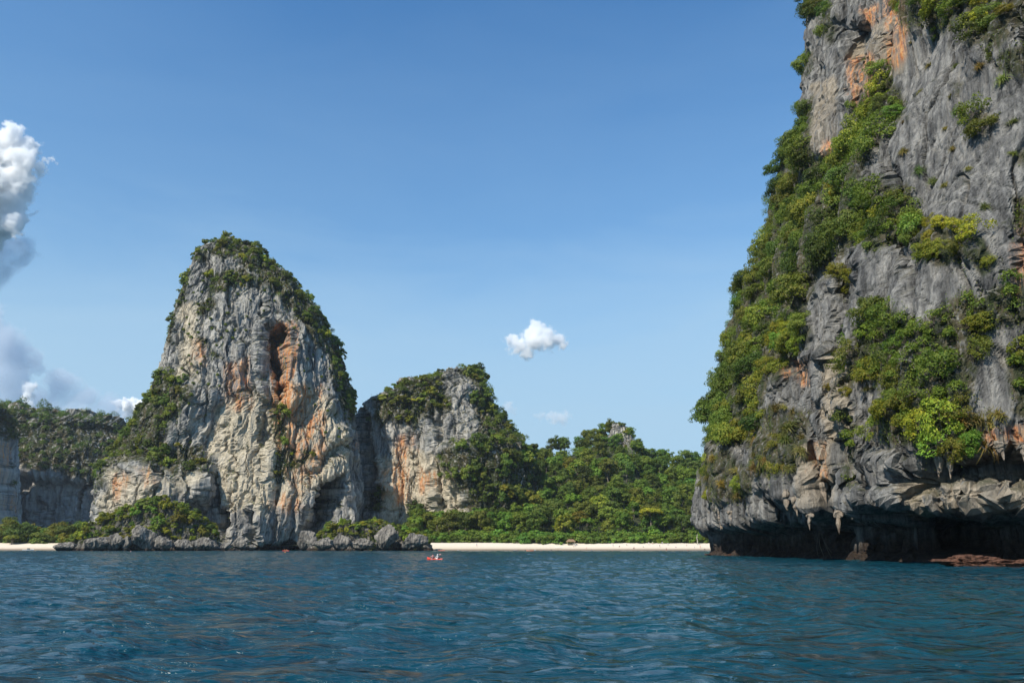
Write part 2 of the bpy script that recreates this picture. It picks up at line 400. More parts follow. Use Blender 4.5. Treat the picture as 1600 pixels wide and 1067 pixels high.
# --- the tall tower
T_L = [(105, 885), (128, 858), (138, 820), (141, 790), (145, 765), (152, 738), (176, 706), (205, 662), (228, 622), (243, 582), (255, 542), (265, 502), (278, 462), (291, 424), (304, 396), (324, 381), (345, 375)]
T_R = [(350, 375), (385, 380), (410, 392), (431, 414), (460, 438), (485, 467), (510, 503), (530, 538), (545, 583), (553, 622), (558, 662), (565, 712), (570, 762), (572, 802), (568, 835), (560, 858), (560, 885)]
T_CARVE = [([(422, 512), (440, 498), (458, 512), (462, 548), (452, 580), (444, 620), (434, 650), (424, 630), (422, 560)], 34, 2.5),
           ([(546, 742), (524, 746), (503, 758), (490, 786), (474, 822), (466, 858), (500, 862), (520, 830), (540, 800), (550, 760)], 48, 3),
           ([(320, 742), (334, 736), (338, 790), (352, 800), (350, 846), (336, 850), (330, 790)], 18, 3),
           ([(384, 800), (394, 786), (398, 840), (390, 858), (380, 850)], 15, 3),
           ([(365, 712), (374, 716), (372, 744), (362, 752)], 6, 3), ([(350, 770), (362, 766), (360, 792), (346, 796)], 7, 3),
           ([(430, 760), (444, 758), (440, 790), (430, 800), (424, 784)], 6, 3), ([(383, 610), (392, 600), (388, 628), (380, 640)], 4, 3),
           ([(410, 470), (424, 470), (424, 640), (414, 760), (404, 700), (406, 560)], 8, 3),
           ([(520, 700), (556, 680), (548, 712), (500, 740), (490, 748), (500, 728)], 6, 5),
           ([(396, 846), (466, 848), (466, 866), (396, 866)], 9, 3),
           ([(238, 742), (250, 736), (248, 756), (238, 760)], 6, 3), ([(180, 730), (186, 724), (186, 744), (180, 750)], 4, 3),
           ([(262, 690), (300, 660), (330, 640), (330, 620), (300, 600), (262, 590), (230, 620), (205, 660), (190, 690), (220, 700)], -5, 16),
           ([(150, 800), (160, 740), (200, 715), (330, 735), (330, 760), (300, 800), (250, 850), (140, 870)], -12, 12)]
P = tower(T_L, T_R, 560, lambda q: 0.56, 640, 440, 2.6, 1, 1.0, T_CARVE)
S_T = surf(P)
VEG_T = [[(303, 400), (320, 383), (350, 372), (385, 376), (412, 390), (434, 412), (462, 437), (488, 465), (513, 503), (533, 538), (548, 583), (558, 655), (545, 640), (530, 610), (520, 575), (500, 540), (478, 508), (458, 494), (440, 474), (425, 455), (405, 452), (398, 430), (384, 424), (376, 408), (362, 402), (340, 400), (326, 394), (310, 410)],
         [(322, 432), (345, 426), (384, 424), (398, 440), (380, 446), (360, 446), (340, 460), (326, 452)],
         [(305, 472), (330, 465), (334, 480), (312, 490)], [(306, 520), (322, 524), (326, 540), (310, 540)], [(325, 545), (342, 545), (344, 555), (328, 556)],
         [(258, 530), (270, 488), (285, 440), (294, 424), (299, 430), (288, 474), (270, 528)],
         [(238, 585), (268, 578), (296, 600), (302, 622), (288, 640), (275, 650), (262, 665), (250, 690), (264, 706), (288, 690), (318, 700), (326, 722), (310, 738), (272, 740), (245, 732), (220, 728), (195, 720), (175, 724), (160, 750), (145, 764), (150, 735), (172, 705), (203, 660), (226, 620)],
         [(430, 704), (460, 706), (490, 703), (488, 720), (462, 726), (446, 742), (432, 752), (422, 735)],
         [(424, 620), (444, 632), (446, 700), (430, 690)], [(518, 575), (550, 600), (558, 660), (540, 650)]]
THIN_T = [[(290, 430), (410, 430), (430, 470), (410, 500), (330, 560), (290, 560), (280, 480)], [(440, 480), (500, 540), (545, 640), (550, 720), (500, 700), (470, 560)], [(280, 560), (360, 560), (330, 660), (280, 640)]]
veg = poly_mask(S_T, VEG_T, 4, 14)
orange = 1.3 * poly_mask(S_T, [[(420, 505), (464, 500), (468, 560), (454, 620), (440, 690), (424, 650)]], 3, 5) + poly_mask(S_T, [ [(355, 570), (385, 560), (395, 640), (360, 640), (350, 600)], [(440, 600), (500, 600), (510, 720), (470, 780), (430, 700)], [(176, 752), (190, 738), (204, 740), (196, 772), (180, 784)], [(222, 736), (236, 734), (240, 752), (226, 764)], [(420, 780), (470, 770), (470, 800), (420, 800)], [(300, 530), (320, 530), (316, 570), (302, 570)], [(560, 620), (600, 620), (600, 700), (560, 700)]], 8, 10)
cream = poly_mask(S_T, [[(340, 640), (420, 600), (500, 600), (560, 690), (550, 730), (470, 780), (430, 800), (350, 800), (330, 700)], [(150, 800), (170, 740), (240, 728), (320, 740), (240, 800), (160, 810)], [(285, 470), (310, 470), (310, 600), (270, 620)]], 14, 16) * 0.42
topn = sst(0.45, 0.8, S_T['N'][..., 2])
rock_object('limestone_tower', P, M['rock_tower'], np.stack([orange, cream, np.maximum(veg, topn * 0.8), np.ones_like(veg)], -1), 'tallest free-standing limestone tower with a green cap and orange stains', 'rock tower')

# --- the lower tower behind it
M_L = [(530, 880), (538, 820), (542, 740), (545, 690), (550, 655), (561, 636), (584, 620), (600, 612), (640, 600), (665, 590), (688, 584), (706, 577)]
M_R = [(722, 576), (745, 579), (760, 598), (776, 636), (800, 664), (822, 690), (834, 720), (850, 760), (870, 800), (880, 880)]
P = tower(M_L, M_R, 614, lambda q: 0.45 + 0.15 * q, 420, 300, 2.7, 21, 1.0,
          [([(636, 785), (650, 780), (662, 806), (656, 822), (644, 806)], 12, 4), ([(680, 740), (690, 720), (694, 800), (682, 806)], 8, 4), ([(704, 800), (718, 790), (722, 812), (708, 816)], 7, 4),
           ([(634, 690), (640, 620), (646, 690), (642, 740)], 4, 4), ([(688, 640), (694, 600), (698, 690), (690, 700)], 5, 4), ([(586, 720), (600, 700), (604, 760), (590, 780)], -3, 8),
           ([(690, 700), (740, 690), (800, 690), (830, 740), (830, 840), (740, 840), (720, 760)], -9, 12), ([(548, 640), (566, 628), (582, 650), (584, 720), (592, 760), (592, 800), (560, 800)], 16, 3)])
S_M = surf(P)
VEG_M = [[(582, 640), (590, 618), (602, 610), (640, 597), (690, 583), (690, 606), (706, 622), (712, 640), (690, 640), (676, 650), (660, 652), (646, 668), (632, 664), (616, 650), (590, 664), (580, 655)],
         [(712, 574), (745, 576), (764, 598), (778, 635), (802, 662), (824, 690), (836, 720), (850, 770), (840, 830), (728, 830), (730, 770), (702, 750), (688, 715), (694, 696), (722, 690), (745, 704), (746, 670), (740, 630), (744, 604), (728, 588)],
         [(574, 770), (590, 756), (604, 770), (604, 800), (574, 800)]]
veg = poly_mask(S_M, VEG_M, 4, 12); topn = sst(0.45, 0.8, S_M['N'][..., 2])
orange = poly_mask(S_M, [[(640, 680), (650, 678), (652, 705), (643, 705)], [(655, 730), (680, 735), (690, 760), (655, 770)], [(620, 680), (635, 680), (640, 790), (610, 790)], [(594, 730), (606, 720), (610, 780), (594, 780)]], 6, 6)
cream = poly_mask(S_M, [[(590, 720), (640, 690), (690, 720), (730, 780), (730, 830), (590, 820)]], 14, 12) * 0.45
rock_object('limestone_tower', P, M['rock_tower'], np.stack([orange, cream, np.maximum(veg, topn * 0.8), np.ones_like(veg)], -1), 'lower grey limestone tower behind the tallest one, beside the wooded hill', 'rock tower')

# --- the far cliffs at the left: a sunlit head in front and a long wall behind it
P = tower([(-330, 880), (-300, 700), (-200, 650), (-60, 642), (0, 639)], [(6, 640), (18, 652), (30, 680), (32, 720), (34, 760), (36, 800), (38, 880)], 790, lambda q: 0.42, 260, 170, 9.0, 31, 0.8)
S_F1 = surf(P)
VEG_F1 = [[(-340, 630), (40, 630), (40, 672), (18, 690), (0, 676), (-340, 690)], [(0, 735), (18, 740), (20, 760), (0, 755)]]
veg = poly_mask(S_F1, VEG_F1, 4, 10); topn = sst(0.5, 0.85, S_F1['N'][..., 2])
orange = poly_mask(S_F1, [[(-20, 690), (16, 690), (16, 740), (-20, 760)], [(20, 770), (26, 770), (26, 800), (20, 800)]], 5, 6)
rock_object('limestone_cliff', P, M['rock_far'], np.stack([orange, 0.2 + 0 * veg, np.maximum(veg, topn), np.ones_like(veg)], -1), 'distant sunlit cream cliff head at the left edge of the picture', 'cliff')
P = tower([(-200, 880), (-180, 720), (-100, 660), (-30, 640), (0, 642), (26, 638)], [(44, 637), (58, 646), (72, 652), (90, 662), (104, 660), (122, 668), (150, 663), (170, 668), (192, 658), (206, 655), (224, 668), (250, 700), (300, 780), (320, 880)], 930, lambda q: 0.36, 340, 190, 2.6, 33, 1.6, [([(10, 742), (150, 752), (160, 840), (10, 840)], 14, 6)], min_half=2.0)
S_F2 = surf(P)
VEG_F2 = [[(-50, 630), (60, 630), (110, 652), (210, 645), (330, 700), (330, 800), (190, 790), (150, 760), (120, 745), (80, 738), (40, 732), (10, 720)]]
veg = poly_mask(S_F2, VEG_F2, 4, 12); topn = sst(0.5, 0.85, S_F2['N'][..., 2])
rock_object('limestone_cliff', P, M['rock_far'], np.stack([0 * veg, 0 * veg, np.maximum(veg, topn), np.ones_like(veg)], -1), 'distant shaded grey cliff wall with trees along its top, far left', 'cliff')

# --- the great cliff at the right
def right_cliff():
    path = np.array([(150, 52), (110, 74), (84, 92), (69, 101), (61, 107), (57.5, 114), (58.5, 124), (55, 131), (56, 141), (52.5, 149), (55.5, 158), (53.5, 172), (55, 186), (53, 200), (55, 214), (54, 230), (57, 243), (66, 254), (84, 262), (115, 270), (155, 262), (190, 225), (205, 150), (190, 80)], float)[::-1]
    # closed smooth curve
    n = len(path); dense = []
    for i in range(n):
        p0, p1, p2, p3 = (path[(i + j) % n] for j in (-1, 0, 1, 2))
        for t in np.linspace(0, 1, 60, endpoint=False):
            dense.append(0.5 * (2 * p1 + (p2 - p0) * t + (2 * p0 - 5 * p1 + 4 * p2 - p3) * t * t + (3 * p1 - p0 - 3 * p2 + p3) * t ** 3))
    dense = np.array(dense); seg = np.linalg.norm(np.roll(dense, -1, 0) - dense, axis=1)
    s = np.concatenate([[0], np.cumsum(seg)[:-1]]); tot = seg.sum()
    # finer where the wall comes near and faces the camera
    dist = np.hypot(dense[:, 0], dense[:, 1])
    vis = ((dense[:, 0] < 90) & (dense[:, 1] > 80)) | (dense[:, 1] < 95) & (dense[:, 0] < 90)
    wgt = np.where(vis, 1.0 / np.clip(dist, 90, 400), 0.0006)
    cw = np.concatenate([[0], np.cumsum(seg * wgt)]); NC = 820
    q = np.linspace(0, cw[-1], NC, endpoint=False)
    sd = np.concatenate([s, [tot]]); sq = np.interp(q, cw, sd)
    cx = np.interp(sq, sd, np.append(dense[:, 0], dense[0, 0])); cy = np.interp(sq, sd, np.append(dense[:, 1], dense[0, 1]))
    z = np.concatenate([np.linspace(-3, 20, 110, endpoint=False), np.linspace(20, 85, 200, endpoint=False), np.linspace(85, 240, 150, endpoint=False), np.linspace(240, 262, 10)])
    base = np.stack([cx, cy], -1); cen = np.array([118.0, 165.0])
    shrink = np.where(z < 240, 0.0, ((z - 240) / 22.0) ** 2 * 0.92)
    P = np.zeros((len(z), NC, 3)); P[..., 2] = z[:, None]
    P[..., :2] = base[None] * (1 - shrink)[:, None, None] + cen * shrink[:, None, None]
    # lean each level so that the left outline runs as it does in the photo
    sil = np.array([(1268, -900), (1262, 0), (1272, 40), (1270, 100), (1268, 140), (1258, 180), (1244, 230), (1226, 270), (1212, 300), (1210, 350), (1204, 390), (1182, 425), (1164, 460), (1146, 515), (1138, 560), (1128, 600), (1120, 650), (1112, 700), (1102, 740), (1094, 790), (1094, 840), (1100, 900)], float)
    P[..., 0] += 0.12 * np.maximum(z - 10, 0)[:, None]
    def fit(P):
        px, py = proj(P); j = px.argmin(1); i = np.arange(len(z))
        dx = (np.interp(py[i, j], sil[:, 1], sil[:, 0]) - px[i, j]) * P[i, j, 1] / F
        dx = np.convolve(np.pad(dx, 6, mode='edge'), np.ones(13) / 13, 'valid')
        P[..., 0] += np.where(z < 225, dx, dx[z < 225][-1])[:, None]
    for _ in range(3): fit(P)
    def push(P, d, up=0.35):
        N = grid_normals(P); N[..., 2] *= up
        N /= np.maximum(np.linalg.norm(N, axis=-1, keepdims=True), 1e-6)
        return P + N * d[..., None]
    zz = P[..., 2]
    P = push(P, fbm(P, (30, 30, 60), 3, 81) * 3.2 * sst(2, 20, zz))
    for _ in range(2): fit(P)
    px, py = proj(P); front = (grid_normals(P)[..., 0] < 0.4) & (P[..., 1] < 262)
    wob = fbm(P, 6, 3, 140) * 8
    d = np.zeros(P.shape[:2])
    # sea notch under the whole foot, deeper in the caves
    lip = 8.2 + 1.4 * noise(P * [1, 1, 0], (11, 11, 9), 86) + 2.2 * noise(P * [1, 1, 0], (4, 4, 9), 87)
    d -= 12.0 * (1 - 0.6 * sst(185, 235, P[..., 1])) * (1 - sst(-2.2, 0.4, zz - lip)) * (1 - 0.25 * (1 - sst(-1, 1.2, zz)))
    CARVE = [([(1352, 870), (1352, 790), (1362, 752), (1376, 740), (1392, 768), (1404, 800), (1440, 820), (1440, 880)], 9, 6),
             ([(1276, 800), (1282, 764), (1296, 752), (1312, 770), (1318, 800), (1300, 830)], 6, 5),
             ([(1200, 830), (1205, 780), (1230, 775), (1262, 800), (1280, 815), (1280, 850)], 5, 8),
             ([(1436, 705), (1500, 712), (1545, 700), (1640, 712), (1640, 760), (1560, 770), (1540, 758), (1480, 770), (1440, 790), (1424, 760)], 6.5, 8),
             ([(1268, 660), (1278, 650), (1286, 690), (1284, 740), (1274, 730)], 4, 4), ([(1322, 640), (1336, 640), (1336, 760), (1326, 780), (1318, 720)], 4.5, 4),
             ([(1262, 440), (1272, 440), (1276, 520), (1268, 560), (1258, 520)], 3, 4), ([(1228, 560), (1250, 556), (1262, 590), (1240, 600), (1224, 590)], 3.5, 5),
             ([(1325, 44), (1345, 30), (1362, 44), (1362, 70), (1350, 100), (1330, 96)], 5, 5), ([(1383, 60), (1396, 48), (1400, 70), (1388, 88)], 3, 4), ([(1340, 96), (1362, 92), (1362, 160), (1332, 160)], 1.5, 5),
             ([(1395, 240), (1404, 262), (1420, 320), (1434, 345), (1420, 345), (1400, 300), (1390, 262)], 2.2, 2.5), ([(1350, 376), (1354, 376), (1362, 470), (1356, 470)], 1.2, 2),
             ([(1326, 450), (1334, 440), (1330, 520), (1318, 560), (1312, 540)], 2.0, 3), ([(1428, 420), (1434, 420), (1438, 500), (1430, 500)], 0.9, 2), ([(1580, 380), (1588, 370), (1594, 450), (1588, 460)], 2, 3),
             # proud pillars and slabs
             ([(1276, 20), (1320, 10), (1325, 120), (1300, 240), (1270, 245), (1272, 100)], -2.5, 8), ([(1346, 280), (1380, 262), (1396, 280), (1384, 330), (1346, 320)], -1.6, 3),
             ([(1345, 390), (1400, 384), (1430, 420), (1430, 500), (1360, 480), (1350, 430)], -1.8, 4), ([(1274, 450), (1318, 440), (1316, 560), (1270, 560)], -2.2, 5),
             ([(1286, 560), (1330, 540), (1330, 640), (1318, 740), (1300, 760), (1282, 660)], -2.4, 6), ([(1236, 700), (1272, 690), (1284, 790), (1256, 800), (1236, 790)], -2.5, 6),
             ([(1340, 640), (1360, 700), (1430, 720), (1430, 790), (1400, 780), (1380, 730), (1350, 720)], -2.5, 8), ([(1390, 770), (1440, 760), (1600, 760), (1660, 770), (1660, 800), (1420, 806)], -1.6, 7),
             ([(1190, 690), (1240, 690), (1240, 770), (1190, 760)], -2.0, 9), ([(1120, 700), (1180, 690), (1190, 760), (1130, 790)], -2.0, 9)]
    for poly, dep, edge in CARVE:
        d -= dep * sst(-edge, edge, inside(px + wob * 0.7, py + wob, poly)) * front
    Q = P.copy(); P = push(P, d, 0.05)
    W = Q + 0.7 * np.stack([noise(Q, 7, 150), noise(Q, 7, 151), noise(Q, 9, 152)], -1)
    Ws = Q + 0.25 * (W - Q)
    # the smooth grey walls are finely fluted, the rest is broken into blocks
    px, py = proj(P)
    smooth = np.zeros(px.shape)
    for p in ([(1405, 50), (1480, 70), (1600, 130), (1640, 150), (1640, 420), (1590, 330), (1560, 370), (1440, 345), (1400, 270), (1400, 180)], [(1345, 385), (1560, 420), (1520, 450), (1440, 500), (1350, 480)], [(1530, 510), (1600, 510), (1600, 660), (1530, 640)], [(1440, 712), (1640, 712), (1640, 760), (1440, 775)]):
        smooth = np.maximum(smooth, sst(-10, 10, inside(px, py, p)))
    rough = 1 - 0.72 * smooth
    d = rough * (2.0 * np.abs(noise(W, (6, 6, 85), 91)) ** 0.8 + 1.3 * np.abs(noise(W, (2.2, 2.2, 55), 92)) ** 0.8 + 0.6 * np.abs(noise(W, (0.9, 0.9, 26), 90))) + smooth * (1.0 * np.abs(noise(Ws, (3.0, 3.0, 120), 93)) ** 0.8 + 0.55 * np.abs(noise(Ws, (1.1, 1.1, 60), 94)) ** 0.8 + 0.30 * np.abs(noise(Ws, (0.5, 0.5, 25), 97)))
    v, j = cells(W, (5.5, 5.5, 22), 95)
    d += rough * (1.1 * (v - 0.5) - 0.9 * (1 - sst(0, 0.08, j))) - 1.3 * np.exp(-(noise(W, (9, 9, 80), 89) / 0.028) ** 2) - 0.3 * np.exp(-(noise(W, (14, 14, 30), 88) / 0.014) ** 2)
    P = push(P, d)
    v, j = cells(Q + 0.6 * fbm(Q, 3, 2, 160)[..., None], (1.9, 1.9, 8.0), 96)
    knob = sst(-6, 6, inside(px, py, [(1390, 765), (1440, 760), (1480, 748), (1540, 742), (1640, 740), (1640, 800), (1420, 815), (1390, 800)]))
    d = rough * (0.55 * (v - 0.5) - 0.35 * (1 - sst(0, 0.15, j))) + (0.10 + 0.32 * rough) * fbm(Q, (1.8, 1.8, 6.0), 4, 98, 0.6)
    d += knob * (1.5 * np.abs(fbm(Q, 1.1, 3, 99, 0.65)) - 0.3)
    P = push(P, d)
    return P
P = right_cliff()
S_C = surf(P)
VEG_C = {
 'edge': [[(1240, 175), (1268, 150), (1268, 245), (1300, 240), (1345, 205), (1372, 192), (1378, 225), (1352, 250), (1342, 290), (1345, 330), (1330, 390), (1292, 412), (1272, 436), (1266, 470), (1254, 498), (1236, 512), (1215, 500), (1206, 560), (1198, 610), (1180, 676), (1160, 700), (1130, 700), (1100, 690), (1096, 640), (1105, 590), (1116, 520), (1130, 480), (1142, 440), (1178, 390), (1184, 350), (1176, 320), (1200, 270), (1218, 230)], [(1255, -20), (1276, -20), (1278, 30), (1260, 32)], [(1284, 12), (1304, 20), (1304, 64), (1284, 60)], [(1242, 84), (1272, 84), (1270, 116), (1244, 116)]],
 'mid': [[(1362, 100), (1394, 98), (1402, 140), (1416, 160), (1408, 192), (1384, 196), (1362, 165)], [(1325, 166), (1382, 160), (1376, 202), (1325, 186)], [(1336, 300), (1360, 284), (1410, 290), (1424, 320), (1440, 352), (1424, 380), (1390, 385), (1362, 395), (1342, 380)],
         [(1350, 490), (1388, 470), (1428, 500), (1440, 515), (1458, 482), (1500, 445), (1540, 470), (1560, 440), (1600, 436), (1620, 500), (1560, 512), (1530, 522), (1530, 580), (1520, 640), (1532, 690), (1500, 716), (1450, 712), (1420, 698), (1390, 690), (1362, 680), (1362, 650), (1372, 610), (1350, 580), (1330, 606), (1308, 604), (1320, 560), (1332, 530)], [(1578, 562), (1620, 548), (1620, 660), (1580, 640)], [(1580, 310), (1620, 306), (1620, 352), (1580, 350)], [(1196, 560), (1228, 500), (1262, 505), (1262, 545), (1232, 555), (1205, 600)], [(1312, 655), (1334, 655), (1332, 720), (1329, 765), (1318, 765), (1320, 710)], [(1505, 180), (1540, 178), (1542, 212), (1508, 214)], [(1486, 130), (1498, 130), (1498, 150), (1486, 150)]],
 'yellow': [[(1420, 368), (1450, 345), (1490, 348), (1540, 378), (1562, 410), (1540, 426), (1500, 406), (1470, 412), (1430, 404)], [(1296, 420), (1322, 418), (1332, 440), (1322, 470), (1314, 450)], [(1306, 590), (1330, 586), (1334, 612), (1304, 618)], [(1590, 236), (1620, 230), (1620, 262), (1582, 262)]],
 'top': [[(1405, -20), (1455, -20), (1450, 20), (1440, 42), (1425, 42), (1405, 30)], [(1500, -20), (1620, -20), (1620, 30), (1588, 45), (1562, 70), (1520, 74), (1505, 60), (1518, 40)], [(1450, -20), (1500, -20), (1490, 46), (1462, 56), (1450, 30)], [(1555, 80), (1620, 56), (1620, 132), (1576, 122), (1555, 110)]],
 'low': [[(1168, 700), (1190, 640), (1215, 628), (1236, 648), (1266, 640), (1256, 700), (1240, 730), (1206, 748), (1180, 735)], [(1098, 700), (1130, 705), (1172, 740), (1180, 770), (1150, 780), (1112, 780), (1094, 765)]],
}
allv = [p for k in VEG_C for p in VEG_C[k]]
veg = poly_mask(S_C, allv, 6, 14, 5)
orange = poly_mask(S_C, [[(1322, 92), (1366, 84), (1366, 164), (1330, 168)], [(1380, 0), (1412, 0), (1416, 80), (1400, 104), (1376, 98), (1390, 50)], [(1214, 566), (1236, 566), (1236, 590), (1214, 588)], [(1246, 564), (1260, 564), (1260, 600), (1246, 600)], [(1262, 690), (1290, 690), (1292, 760), (1264, 764)], [(1582, 390), (1610, 380), (1610, 460), (1588, 462)], [(1590, 350), (1620, 350), (1620, 390), (1590, 390)], [(1286, 220), (1302, 226), (1298, 256), (1286, 250)], [(1345, 10), (1372, 10), (1372, 40), (1350, 40)], [(1540, 670), (1600, 660), (1600, 690), (1540, 690)]], 5, 8, 4)
orange = np.minimum(1, orange * 1.15)
cream = poly_mask(S_C, [[(1395, 762), (1450, 740), (1640, 735), (1640, 800), (1420, 812)], [(1236, 700), (1300, 680), (1310, 800), (1240, 800)], [(1440, 680), (1640, 670), (1640, 708), (1440, 712)], [(1262, 130), (1310, 110), (1310, 250), (1262, 250)], [(1280, 560), (1330, 540), (1330, 680), (1290, 700)], [(1320, 80), (1420, 0), (1420, 110), (1330, 170)]], 8, 10, 5) * 0.5
topn = sst(0.55, 0.85, S_C['N'][..., 2])
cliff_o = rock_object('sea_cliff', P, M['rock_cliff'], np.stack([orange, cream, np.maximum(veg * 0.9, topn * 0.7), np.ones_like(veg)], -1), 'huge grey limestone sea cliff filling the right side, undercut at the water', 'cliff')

# ------------------------------------------------------------------ beach, hill, terraces
def sheet(name, X, Y, Z, mat, label, kind='structure', cat=None, mask=None):
    V = np.stack([X, Y, Z], -1); base = np.array([X.mean(), Y.mean(), 0.0])
    me = mesh_from(name, (V - base).reshape(-1, 3), grid_faces(*X.shape, False)[:, ::-1], [mat], smooth=True)
    if mask is not None: set_mask(me, mask.reshape(-1, 4))
    o = obj(name, me, loc=base); tag(o, label, cat, kind=kind); return o
t = NT('sand'); co = t.n('ShaderNodeTexCoord').outputs['Object']
z = t.n('ShaderNodeSeparateXYZ'); t.l(co, z.inputs[0])
n1 = t.noise(t.mapping(co, (0.05, 0.25, 1)), 1.0, 5, 0.6)
zz = t.math('ADD', z.outputs[2], t.math('MULTIPLY', t.math('SUBTRACT', n1, 0.5), 0.5))
c = t.ramp(t.rng(zz, 0.0, 3.2, 0, 1, False), [(0.08, (0.16, 0.12, 0.08)), (0.24, (0.34, 0.26, 0.18)), (0.40, (0.62, 0.52, 0.39)), (0.8, (0.74, 0.65, 0.52))])
t.l(t.mix(t.rng(t.noise(co, 0.8, 6, 0.7), 0.3, 0.75, 0, 0.25), c, (0.40, 0.33, 0.25)), t.b.inputs['Base Color']); t.b.inputs['Roughness'].default_value = 0.95
t.l(t.bump(t.noise(co, 1.2, 5, 0.6), 0.4, 0.3), t.b.inputs['Normal'])
M['sand'] = t.m
SHORE = lambda X: 486 + 5 * np.sin(X * 0.017 + 0.6) + 2.2 * np.sin(X * 0.06) + 14 * sst(-70, -110, X)
def beach_z(X, Y, y0):
    tt = (Y - y0) / 32.0
    return -0.9 + 5.7 * sst(-0.25, 1.0, tt) + 0.25 * noise(np.stack([X, Y, 0 * X], -1), (30, 9, 9), 5)
X, Y = np.meshgrid(np.linspace(-120, 150, 180), np.linspace(468, 545, 60))
shore = 484 + 10 * sst(-80, -30, X) * 0 + 4 * np.sin(X * 0.02) - 0.0 * X
sheet('beach', X, Y, beach_z(X, Y, SHORE(X)), M['sand'], 'pale sand beach under the wooded hill')
BZ = lambda x, y: float(beach_z(np.array([x], float), np.array([y], float), float(SHORE(np.array([x], float))[0]))[0])
X, Y = np.meshgrid(np.linspace(-460, -215, 120), np.linspace(515, 600, 50))
sheet('beach', X, Y, beach_z(X, Y, 530), M['sand'], 'far strip of sand at the left edge below the shaded cliff')

# wooded hill: height of the ground from the ridge line in the photo
t = NT('forest_floor'); co = t.n('ShaderNodeTexCoord').outputs['Object']
t.l(t.ramp(t.noise(co, 0.15, 6, 0.65), [(0.35, (0.018, 0.026, 0.009)), (0.65, (0.045, 0.052, 0.020))]), t.b.inputs['Base Color']); t.b.inputs['Roughness'].default_value = 1.0
M['floor'] = t.m
RIDGE = np.array([(560, 800), (700, 770), (760, 745), (820, 726), (860, 716), (890, 708), (920, 696), (945, 684), (970, 674), (990, 690), (1010, 712), (1030, 726), (1060, 732), (1100, 734), (1160, 742), (1300, 760)], float)
YR = 690.0
rx_, _, rz_ = at(RIDGE[:, 0], RIDGE[:, 1], YR)
def hill_z(X, Y):
    X = np.asarray(X, float); Y = np.asarray(Y, float)
    ridge = np.interp(X * YR / np.maximum(Y, 400), rx_, rz_)
    f = sst(508, YR + 30, Y) * 0.55 + 0.45 * np.clip((Y - 512) / (YR - 512), 0, 1)
    f = np.where(Y > YR, f * (1 - 0.35 * sst(YR, 860, Y)), f)
    return 2.8 + (ridge - 2.8) * f + 2.5 * noise(np.stack([X, Y, 0 * X], -1), 26, 12) * sst(515, 560, Y)
X, Y = np.meshgrid(np.linspace(-190, 330, 130), np.linspace(516, 860, 90))
sheet('hill', X, Y, hill_z(X, Y), M['floor'], 'steep wooded hill behind the beach')
X, Y = np.meshgrid(np.linspace(-640, -180, 60), np.linspace(560, 760, 40))
PL = lambda X, Y: 2.2 + 9.4 * sst(555, 740, np.asarray(Y, float)) + 0 * np.asarray(X, float)
sheet('low_ground', X, Y, PL(X, Y), M['floor'], 'low wooded ground below the far cliffs')

# rocky peak breaking out of the forest on the hill
P = tower([(935, 800), (944, 730), (948, 700), (950, 676), (956, 666)], [(972, 662), (984, 668), (994, 688), (998, 700), (1004, 730), (1012, 800)], 676, lambda q: 0.8, 120, 90, 2.3, 61, 0.7)
S_K = surf(P); topn = sst(0.4, 0.75, S_K['N'][..., 2])
rock_object('rock_peak', P, M['rock_tower'], np.stack([0 * topn, 0 * topn, topn, np.ones_like(topn)], -1), 'small grey rock peak sticking out of the trees on the wooded hill', 'rock')

# low rocky terraces at the foot of the tall tower
def terrace(L, R, dc, dep, seed, label, carve=()):
    P = tower(L, R, dc, lambda q: dep, 300, 90, 2.3, seed, 0.5, carve)
    S = surf(P); v = sst(0.30, 0.6, S['N'][..., 2]) * sst(3.0, 6.0, P[..., 2])
    rock_object('rock_terrace', P, M['rock_boulder'], np.stack([0 * v, 0.15 + 0 * v, v, np.ones_like(v)], -1), label, 'rock terrace')
    return S
S_A = terrace([(84, 872), (96, 858), (112, 838), (150, 816), (190, 800), (222, 788)], [(250, 784), (285, 790), (310, 808), (335, 828), (346, 846), (352, 872)], 480, 0.20, 71, 'low rock terrace overgrown with shrubs left of the cave, at the waterline',
              [([(140, 848), (330, 848), (330, 870), (140, 870)], 3.5, 3)])
S_B = terrace([(470, 872), (484, 846), (500, 832), (530, 824)], [(600, 820), (640, 826), (664, 838), (676, 850), (684, 872)], 484, 0.18, 73, 'low rock terrace with bright green scrub right of the big cave', [([(560, 850), (670, 850), (670, 866), (560, 866)], 2.5, 3)])

